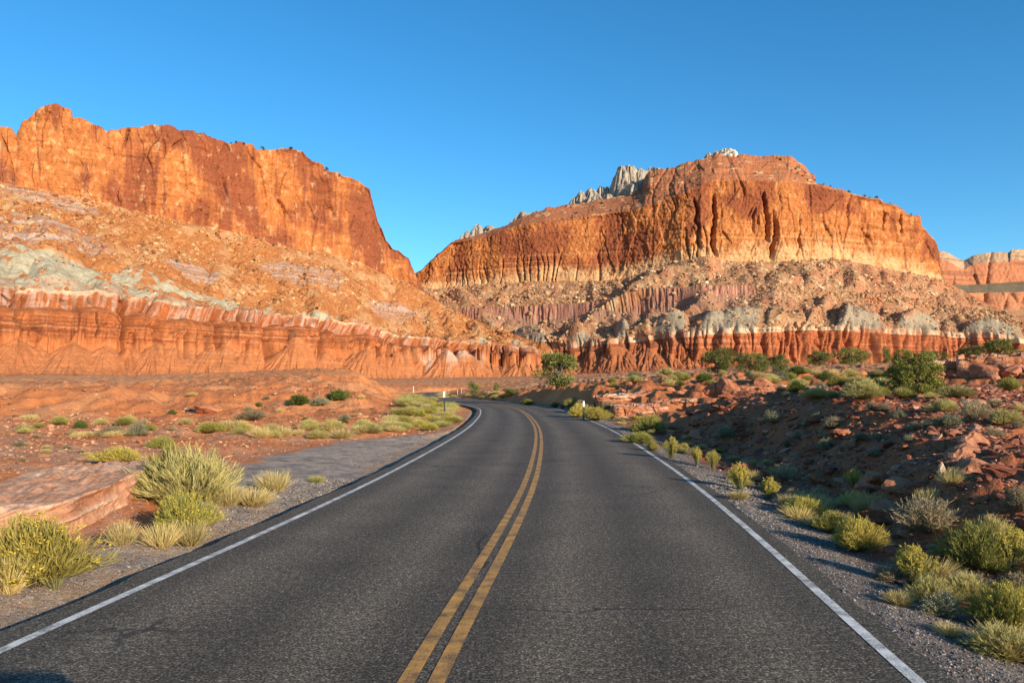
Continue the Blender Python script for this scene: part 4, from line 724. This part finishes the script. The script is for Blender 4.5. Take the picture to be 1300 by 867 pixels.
NAMED = [
 # left side, front to back
 ('rabbitbrush', 42, 742, 148, 100, 'large yellow green rabbitbrush at the lower left corner beside the shoulder'),
 ('tall_rabbitbrush', 70, 748, 60, 55, 'pale tipped rabbitbrush in front of the large corner rabbitbrush'),
 ('bunchgrass', 8, 752, 60, 60, 'straw grass clump cut by the left picture edge'),
 ('straw_bush', 240, 640, 125, 84, 'tallest pale green straw bush on the left beside the banded ledge'),
 ('olive_bush', 212, 632, 70, 74, 'greener bush half hidden in the tallest bush on the left'),
 ('rabbitbrush', 232, 678, 84, 60, 'yellow green rabbitbrush in front of the tallest left bush'),
 ('bunchgrass', 205, 694, 50, 36, 'dry grass tuft at the foot of the yellow green rabbitbrush nearest the ledge'),
 ('bunchgrass', 240, 692, 54, 38, 'straw tuft spilling onto the gravel below the tallest left bush'),
 ('bunchgrass', 155, 692, 40, 36, 'short dry tuft on red soil right of the corner rabbitbrush'),
 ('dry_bush', 262, 668, 50, 40, 'dry straw undergrowth at the right foot of the tallest left bush'),
 ('rabbitbrush', 150, 588, 66, 24, 'low yellow green shrub on top of the flat behind the banded ledge'),
 ('bunchgrass', 348, 624, 46, 32, 'yellow grass tuft standing in the gravel right of the tallest left bush'),
 ('bunchgrass', 320, 641, 58, 26, 'low straw tuft on the gravel just in front of the yellow grass tuft'),
 ('bunchgrass', 290, 642, 40, 30, 'straw tuft touching the right side of the tallest left bush'),
 ('green_grass', 402, 612, 22, 10, 'tiny green sprout on the gravel near the road edge'),
 ('sagebrush', 175, 553, 30, 22, 'round grey green bush alone on the left red flat'),
 ('dry_bush', 142, 553, 36, 16, 'brown tan bush left of the round grey green bush'),
 ('green_bush', 102, 543, 16, 12, 'small bright green bush among straw on the left flat'),
 ('olive_bush', 206, 570, 36, 20, 'olive bush peeking behind the tallest left bush'),
 ('green_bush', 381, 515, 30, 15, 'bright green low bush on the red mound left of the road bend'),
 ('green_bush', 430, 508, 30, 17, 'dark green bush on the mound nearest the grassy verge'),
 ('sagebrush', 407, 515, 26, 14, 'grey bush between the two green bushes on the mound'),
 ('dry_bush', 320, 534, 50, 17, 'dark twiggy dead bush on the left flat below the mound'),
 ('sagebrush', 438, 533, 18, 10, 'pale grey bush alone on the red slope left of the verge grass'),
 # right side, front to back
 ('rabbitbrush', 1275, 800, 95, 80, 'big yellow green rabbitbrush at the lower right corner'),
 ('sagebrush', 1196, 782, 62, 48, 'pale grey green tuft at the gravel edge in the lower right'),
 ('straw_bush', 1225, 762, 70, 46, 'matted tan brush between the grey tuft and the corner rabbitbrush'),
 ('tall_rabbitbrush', 1160, 745, 70, 70, 'yellow flowered rabbitbrush leaning over tan brush by the shoulder'),
 ('dry_bush', 1130, 738, 60, 30, 'low dark tan brush left of the leaning flowered rabbitbrush'),
 ('olive_bush', 1235, 722, 100, 78, 'dense dark green brush with yellow tops at the right edge'),
 ('tall_rabbitbrush', 1285, 720, 70, 66, 'yellow topped rabbitbrush against the right picture edge'),
 ('rabbitbrush', 1090, 700, 76, 58, 'rounded yellow green rabbitbrush casting a long shadow on the shoulder'),
 ('straw_bush', 1258, 692, 62, 50, 'tan brush behind the dense dark green brush at the right edge'),
 ('rabbitbrush', 1056, 676, 52, 36, 'small yellow green shrub left of the rounded shadow casting rabbitbrush'),
 ('bunchgrass', 1142, 768, 46, 24, 'sparse tan grass on the gravel in front of the leaning flowered rabbitbrush'),
 ('dry_bush', 1296, 764, 66, 52, 'brown brush at the right edge above the corner rabbitbrush'),
 ('bunchgrass', 1206, 806, 44, 20, 'low tan grass on gravel in front of the pale grey green tuft'),
 ('dry_bush', 1178, 676, 92, 64, 'large grey brown bare bush on the red stones at right'),
 ('bunchgrass', 1102, 652, 48, 36, 'tan grass bush at the foot of the shaded bank'),
 ('rabbitbrush', 1022, 657, 62, 36, 'low bright yellow rabbitbrush row piece on the right shoulder'),
 ('tall_rabbitbrush', 1085, 618, 34, 28, 'yellow flowering sprig against the dark bank'),
 ('dry_bush', 1040, 636, 46, 26, 'brown seed headed bush behind the low bright rabbitbrush'),
 ('tall_rabbitbrush', 976, 634, 32, 38, 'upright yellow flowered rabbitbrush right of the pale rooted one'),
 ('tall_rabbitbrush', 940, 622, 38, 46, 'upright flowered rabbitbrush with pale grass at its root'),
 ('bunchgrass', 938, 634, 34, 16, 'pale straw tuft on the shoulder under the flowered rabbitbrush'),
 ('dry_bush', 996, 610, 42, 30, 'dim brown bush in the bank shade behind the flowered sprigs'),
 ('bunchgrass', 1210, 616, 36, 28, 'tan tuft beside the upright pale pink stone'),
 ('dry_bush', 1296, 652, 56, 46, 'grey brown bush cut by the right edge above the yellow topped rabbitbrush'),
 ('sagebrush', 1010, 656, 24, 24, 'thin brown tuft left of the bright yellow row piece'),
 ('tall_rabbitbrush', 905, 596, 22, 32, 'rightmost sprig of the three flowered clumps by the road line'),
 ('tall_rabbitbrush', 885, 590, 20, 30, 'middle sprig of the three flowered clumps by the road line'),
 ('tall_rabbitbrush', 852, 582, 26, 36, 'tallest pair of yellow sprigs left of the shaded bank foot'),
 ('rabbitbrush', 828, 574, 20, 16, 'small yellow tuft at the head of the flowered clumps'),
 ('olive_bush', 812, 562, 50, 20, 'dark olive bush in shade beside the road line'),
 ('olive_bush', 825, 550, 50, 28, 'grey olive bush in the gap before the sunlit ledge'),
 ('rabbitbrush', 738, 532, 34, 22, 'yellow green shrub beside the right marker post'),
 ('rabbitbrush', 758, 534, 34, 20, 'low green yellow shrub right of the marker post'),
 ('tall_rabbitbrush', 724, 520, 18, 16, 'small yellow shrub against the far shaded bank'),
 ('dry_bush', 1236, 532, 42, 30, 'rounded tan bush on the sunlit stony ground, left of no other'),
 ('straw_bush', 1198, 524, 38, 20, 'low straw bush left of the rounded tan bush'),
 ('sagebrush', 1205, 540, 44, 18, 'grey tuft in front of the low straw bush'),
 ('straw_bush', 1275, 538, 40, 22, 'straw bush at the right edge level with the rounded tan bush'),
 ('straw_bush', 1098, 508, 46, 30, 'rounded straw bush left of the big green juniper bush'),
 ('olive_bush', 1062, 489, 26, 14, 'olive bush behind the rounded straw bush'),
 ('olive_bush', 1282, 496, 30, 20, 'round green bush near the right edge under the terrace'),
 ('straw_bush', 1212, 505, 56, 18, 'wide straw clump right of the big green juniper bush'),
 ('green_bush', 1012, 497, 24, 17, 'bright green bush above the crest of the shaded bank'),
 ('straw_bush', 1038, 506, 40, 16, 'pale straw clump on the bank crest near the red block'),
]
for kd, px, py, w_, h_, lb in NAMED:
    f_ = .86 if px > 800 and py > 560 else 1.
    plant_px(kd, px, py, w_*f_, h_*f_, lb)
def scatter(n, box, kinds, hr, label, group, asp=(1.2, 1.9), dmax=400, test=None):
    k_ = 0
    while k_ < n:
        px = random.uniform(box[0], box[2]); py = random.uniform(box[1], box[3])
        if test and not test(px, py): continue
        h_ = random.uniform(*hr); plant_px(random.choice(kinds), px, py, h_*random.uniform(*asp), h_, label, group, dmax); k_ += 1
# grassy verge inside the bend
def verge(px, py):
    xr = np.interp(py, [500, 505, 513, 520, 532, 540, 548], [520, 543, 566, 582, 590, 582, 545])-7; xl = np.interp(py, [500, 508, 520, 530, 548], [495, 505, 515, 500, 488])
    return xl < px < xr and py > (507 if px < 545 else 503)
scatter(115, (486, 502, 592, 549), ['green_grass', 'rabbitbrush', 'green_grass', 'bunchgrass'], (6, 11.5), 'yellow green grass clump on the verge inside the road bend', 'grass clumps on the verge inside the bend', (1.8, 3.0), 250, verge)
scatter(26, (225, 545, 475, 557), ['bunchgrass', 'straw_bush', 'rabbitbrush'], (9, 17), 'straw clump in the row along the far edge of the gravel pullout', 'straw clumps beyond the gravel pullout', (1.5, 2.4))
scatter(22, (0, 534, 240, 556), ['straw_bush', 'straw_bush', 'bunchgrass', 'bunchgrass', 'olive_bush', 'dry_bush'], (6, 12), 'small bush in the belt across the left red flat', 'small bushes across the left flat', (1.4, 2.4))
scatter(10, (0, 560, 140, 600), ['bunchgrass', 'sagebrush'], (4, 7), 'tiny pale tuft on the stony flat above the banded ledge', 'tiny tufts above the banded ledge', (1.6, 2.6))
scatter(14, (200, 500, 480, 540), ['sagebrush', 'bunchgrass', 'green_bush'], (3, 7), 'tiny bush dotted over the low red mound left of the bend', 'tiny bushes on the low red mound', (1.4, 2.2))
scatter(18, (545, 499, 660, 508), ['bunchgrass', 'straw_bush', 'green_grass'], (4, 7), 'straw clump on the far verge past the bend', 'straw clumps past the bend', (1.6, 2.6))
scatter(58, (775, 476, 1180, 492), ['straw_bush', 'sagebrush', 'straw_bush', 'olive_bush', 'green_bush', 'bunchgrass'], (6, 13), 'small desert bush on the flat between the sunlit ledge and the right butte', 'small bushes on the flat before the right butte', (1.3, 2.1), 300)
scatter(22, (985, 488, 1190, 508), ['straw_bush', 'sagebrush', 'bunchgrass', 'olive_bush'], (8, 16), 'straw bush on the level top behind the shaded bank', 'straw bushes behind the shaded bank', (1.3, 2.0), 120)
scatter(16, (1100, 500, 1300, 560), ['bunchgrass', 'sagebrush', 'dry_bush'], (8, 15), 'dry tuft among the sunlit red stones at right', 'dry tufts among the red stones', (1.3, 2.0), 60)
scatter(14, (840, 520, 1120, 610), ['sagebrush', 'dry_bush'], (10, 20), 'dim grey bush in the shade of the bank', 'dim bushes in the bank shade', (1.2, 1.8), 45, lambda px, py: py < 560+(px-840)*.15 and py > 530)
scatter(14, (650, 508, 830, 530), ['sagebrush', 'olive_bush', 'dry_bush'], (7, 13), 'shaded bush along the foot of the far bank right of the road', 'bushes at the foot of the far bank', (1.3, 2.0), 110, lambda px, py: py < 507+(px-640)*.13+4 and py > 504+(px-640)*.11)
for i in range(85):
    j = int(66+110*random.random()**1.6); o_ = RRIGHT+random.uniform(.8, 2.6); q = RC[j]+RN[j]*o_; plant(random.choice(['bunchgrass', 'dry_bush', 'straw_bush', 'rabbitbrush', 'bunchgrass']), on_ground(q[0], q[1]), random.uniform(.3, .65), random.uniform(.14, .34), 'small dry tuft in the gravel along the right shoulder', 'small tufts along the right shoulder')

# ---- junipers
def crown_mesh(seed, lobes, leaf=.03, n=120, c=(.055, .085, .028)):
    r2 = np.random.default_rng(seed); parts = []
    for (cx, cy, cz, rad) in lobes:
        k_ = int(n*(rad/.15)**2); d_ = unit(r2.normal(size=(k_, 3))); rr_ = rad*r2.uniform(.55, 1.05, k_)*(1+.25*pn(d_[:, 0]*3+cx*9, d_[:, 2]*3+cy*9, seed)); p = np.array([cx, cy, cz])+d_*rr_[:, None]*np.array([1, 1, .8])
        g = cvar(c, k_, r2, .35)*r2.uniform(.7, 1.4); g = g*np.array([1.0, 1, 1])+r2.uniform(0, .02)*np.array([1, .8, 0])
        parts.append(ribbons(p, unit(d_+.7*r2.normal(size=(k_, 3))+[0, 0, .5]), np.full(k_, leaf*1.9), np.zeros(k_), np.full(k_, leaf*.42), g*.8, g*1.15, r2)[:3])
    j = join(parts); return mesh_np('crown', j[0], j[1], j[2], M_PLANT)
def trunk_mesh(lobes, seed):
    r2 = np.random.default_rng(seed); parts = []
    def limb(a, b_, ra, rb):
        a, b_ = np.array(a, float), np.array(b_, float); n_ = 7; t = np.linspace(0, 1, n_)[:, None]; m = (a+b_)/2+r2.normal(0, .03, 3); ctr = (1-t)**2*a+2*t*(1-t)*m+t*t*b_; rad = ra*(1-t)+rb*t; u = np.linspace(0, 2*np.pi, 7, endpoint=False)
        ax = unit(b_-a); s_ = unit(np.cross(ax, [.3, .9, .1])); q = np.cross(ax, s_); ring = np.cos(u)[:, None]*s_+np.sin(u)[:, None]*q
        V = ctr[:, None]+ring[None]*rad[..., None]; i = np.arange(n_*7).reshape(n_, 7); j = np.roll(i, -1, 1); parts.append((V.reshape(-1, 3), np.stack([i[:-1], j[:-1], j[1:], i[1:]], -1).reshape(-1, 4), np.ones((n_*7, 3))*.1))
    limb((0, 0, -.05), (.02, .01, .38), .055, .035)
    for l in lobes[::2]: limb((.01, 0, r2.uniform(.12, .36)), (l[0]*.85, l[1]*.85, l[2]), .026, .008)
    j = join(parts); return mesh_np('trunk', j[0], j[1], None, M_BARK, True)
def mk_lobes(seed, n, wid, low, tall=1.):
    r2 = np.random.default_rng(seed); out = []
    for _ in range(n):
        z = r2.uniform(low, .9); m = wid*.5*math.sin(math.pi*(.15+.75*((z-low)/(1-low))**.8))**.7; a = r2.uniform(0, 6.28); q = m*math.sqrt(r2.uniform(.1, 1)); out.append((q*math.cos(a), q*math.sin(a), z, r2.uniform(.09, .17)))
    return out
JUN = []
for i, (n_, wd, lo) in enumerate(((48, 1.1, .1), (44, 1.1, .07), (34, .85, .06), (44, 1.25, .07))):
    lb = mk_lobes(900+i, n_, wd, lo); JUN.append((trunk_mesh(lb, i), crown_mesh(910+i, lb, .026, 150, (.17, .175, .05))))
lb = mk_lobes(950, 60, 1.1, .05); JUN.append((trunk_mesh(lb, 9), crown_mesh(951, lb, .022, 330, (.22, .21, .05))))
def tree(i, px, py, w_, h_, label, dmax=400, D=None):
    p = at(px, py, dmax) if D is None else Vector(((px-650)/FPX*D, D, CAMH+(HOR-py)/FPX*D)); o = link('juniper_tree', None)
    for nm, me in zip(('trunk', 'crown'), JUN[i]): link(nm, me, o)
    o.location = p; o.scale = (w_*p[1]/FPX*.92, w_*p[1]/FPX*.92, h_*p[1]/FPX); o.rotation_euler = (0, 0, random.uniform(0, 6.28)); return tag(o, label, 'tree')
tree(0, 708, 492, 54, 44, 'largest dark juniper tree standing alone right of the road bend')
tree(1, 912, 474, 42, 33, 'tall green juniper at the left of the tree row before the right butte')
tree(3, 953, 473, 36, 24, 'wide juniper second in the tree row before the right butte')
tree(2, 968, 472, 22, 25, 'narrow juniper between the wide juniper and the end of the row')
tree(1, 988, 473, 26, 22, 'small juniper at the right end of the tree row')
tree(1, 1040, 464, 28, 20, 'grey green juniper standing between the tree row and the red cliff foot')
tree(3, 1082, 463, 36, 22, 'broad juniper left of the big green juniper bush')
tree(2, 1126, 458, 14, 24, 'slim upright juniper against the red cliff foot')
tree(4, 1162, 502, 62, 56, 'big green juniper bush with yellow green front on the sunlit flat')
tree(3, 1187, 452, 30, 16, 'low dark juniper just behind the big green juniper bush')
tree(1, 1234, 450, 34, 22, 'dark low juniper left of the round tree on the right terrace')
tree(0, 1268, 450, 40, 30, 'round dark green juniper on the right terrace')
tree(2, 602, 500, 18, 17, 'small juniper beside the far verge past the bend', 250)
tree(2, 630, 499, 9, 12, 'tiny juniper right of the small far verge tree', 250)
tree(3, 650, 502, 18, 9, 'low dark bush shaped juniper left of the largest tree', 250)
tree(3, 1296, 448, 18, 14, 'small juniper at the right picture edge', 250)

# shrubs on the mesas: dark dots
DOT = [crown_mesh(970+i, mk_lobes(970+i, 9, .9, .15), .11, 26) for i in range(2)]
def dots(sh, segs, n, lo, hi, label, group, tmin=0, tmax=1, size=(2.2, 4.2)):
    P_ = sh['P']; rows = np.where(np.isin(sh['seg'], segs) & (sh['tt'] >= tmin) & (sh['tt'] <= tmax))[0]; cols_ = np.where((sh['px'] > lo) & (sh['px'] < hi))[0]
    for _ in range(n):
        q = P_[r_.choice(rows), r_.choice(cols_)]; o = link('shrub', DOT[r_.integers(2)]); s_ = r_.uniform(*size); o.location = (q[0], q[1], q[2]-.1*s_); o.scale = (s_*1.2, s_*1.2, s_*.9); o.rotation_euler = (0, 0, r_.uniform(0, 6)); tag(o, label, 'shrub', group)
dots(LEFT, [2], 16, 0, 520, 'dark shrub dot on the rubble slope of the left mesa', 'shrubs on the left mesa slope')
dots(LEFT, [1], 9, 280, 470, 'dark shrub dot on the rim of the left mesa', 'shrubs on the left mesa rim', 0, .03, (3, 5))
dots(RIGHT, [3, 5], 40, 560, 1250, 'dark shrub dot on the rubble slope of the right butte', 'shrubs on the right butte slope')
dots(RIGHT, [1], 34, 700, 1035, 'dark shrub dot on the stepped top of the right butte', 'shrubs on the right butte top', 0, 1, (2.5, 4.5))
dots(RIGHT, [1], 10, 1040, 1170, 'dark shrub dot on the right rim of the butte', 'shrubs on the right butte rim', 0, .1, (2.5, 4.5))
dots(RIGHT, [9], 18, 700, 1300, 'grey green bush along the foot of the red cliffs', 'bushes along the red cliff foot', 0, .2, (2, 4))

def box(x0, x1, y0, y1, z0, z1):
    v = np.array([(x, y, z) for x in (x0, x1) for y in (y0, y1) for z in (z0, z1)], float); f = np.array([(0, 1, 3, 2), (4, 6, 7, 5), (0, 4, 5, 1), (2, 3, 7, 6), (0, 2, 6, 4), (1, 5, 7, 3)]); return v, f, np.ones((8, 3))
pm = join([box(-.03, .03, -.004, .004, -.2, 1.05), box(-.03, -.022, -.022, -.004, -.2, 1.05), box(.022, .03, -.022, -.004, -.2, 1.05)])
PM = mesh_np('post', pm[0], pm[1], None, M_POST); rb = box(-.036, .036, -.03, -.0225, .84, 1.1); rb2 = join([rb, box(-.026, .026, -.034, -.0302, .95, 1.06)]); RM = mesh_np('reflector', rb2[0], rb2[1], None, M_REFL); WP = mesh_np('post', pm[0], pm[1], None, M_REFL)
def post(p, h_, label, white=False):
    o = link('marker_post', None); link('post', WP if white else PM, o); link('reflector', RM, o); o.location = p; s_ = h_/1.1; o.scale = (s_*1.1, s_, s_); tag(o, label, 'marker post'); return o
p = at(741, 540, 200); post(p, 31*p[1]/FPX, 'white topped road marker post standing in shrubs right of the road')
p = at(564, 529, 200); post(p, 32*p[1]/FPX, 'slim marker post on the grassy verge inside the bend')
for px, py, h_, lb in ((525, 501, 11, 'white marker post farthest left where the road bends away'), (570, 500, 5, 'small white post left of the white box post past the bend'), (581, 502, 6, 'white marker post in the middle of the far verge'), (586, 500, 6, 'white marker post at the right of the far verge posts')):
    p = at(px, py, 300); post(p, h_*p[1]/FPX, lb, True)

# ------------------------------------------------------------------ the van the picture was taken from: it stands behind the camera and its shadow reaches the lower left corner
M_VAN = plain('van_paint', (.35, .36, .38), .35); M_TYRE = plain('tyre_rubber', (.02, .02, .02), .8); M_GLASS = plain('dark_glass', (.02, .025, .03), .08); M_LAMP = plain('headlight_glass', (.7, .7, .68), .1)
def prism(prof, x0, x1, inset=.12):
    """side profile (y, z) swept across the width, narrower towards the roof"""
    pr = np.array(prof, float); n = len(pr); k_ = inset*np.clip((pr[:, 1]-1.0)/1.0, 0, 1)
    a = np.c_[x0+k_, pr]; b_ = np.c_[x1-k_, pr]; V = np.vstack([a, b_]); F = [(i, (i+1) % n, n+(i+1) % n, n+i) for i in range(n)]
    return V, F+[tuple(range(n))[::-1], tuple(range(n, 2*n))]
def py_mesh(nm, V, F, m):
    me = bpy.data.meshes.new(nm); me.from_pydata([tuple(v) for v in V], [], F); me.materials.append(m); me.update(); return me
van = link('van', None); van.location = (.72, .5, 0); tag(van, 'grey van standing on the road behind the viewpoint', 'van')
V, F = prism([(0, .35), (0, .95), (-.25, 1.1), (-.55, 2.0), (-.8, 2.08), (-4.6, 2.08), (-4.75, 1.95), (-4.8, .4), (-4.5, .3), (-.3, .3)], -.95, .95); link('body', py_mesh('body', V, F, M_VAN), van)
V, F = prism([(-.262, 1.2), (-.515, 1.93), (-.50, 1.95), (-.245, 1.2)], -.78, .78, .08); link('windscreen', py_mesh('windscreen', V, F, M_GLASS), van)
for sx in (-1, 1):
    V, F, _c = box(-.17, .17, .003, .03, .68, .86); link('headlight', py_mesh('headlight', V+[sx*.68, 0, 0], [tuple(int(q) for q in f) for f in F], M_LAMP), van)
    for yy_ in (-.95, -3.9):
        u = np.linspace(0, 2*np.pi, 28, endpoint=False); rg_ = []
        for xx_, r0 in ((.70, .28), (.72, .34), (.93, .34), (.96, .28)): rg_.append(np.c_[np.full(28, sx*xx_), yy_+r0*np.cos(u), .342+r0*np.sin(u)])
        V = np.vstack(rg_); F = [(k_*28+i, k_*28+(i+1) % 28, (k_+1)*28+(i+1) % 28, (k_+1)*28+i) for k_ in range(3) for i in range(28)]+[tuple(range(28)), tuple(range(84, 112))]
        link('wheel', py_mesh('wheel', V, F, M_TYRE), van)
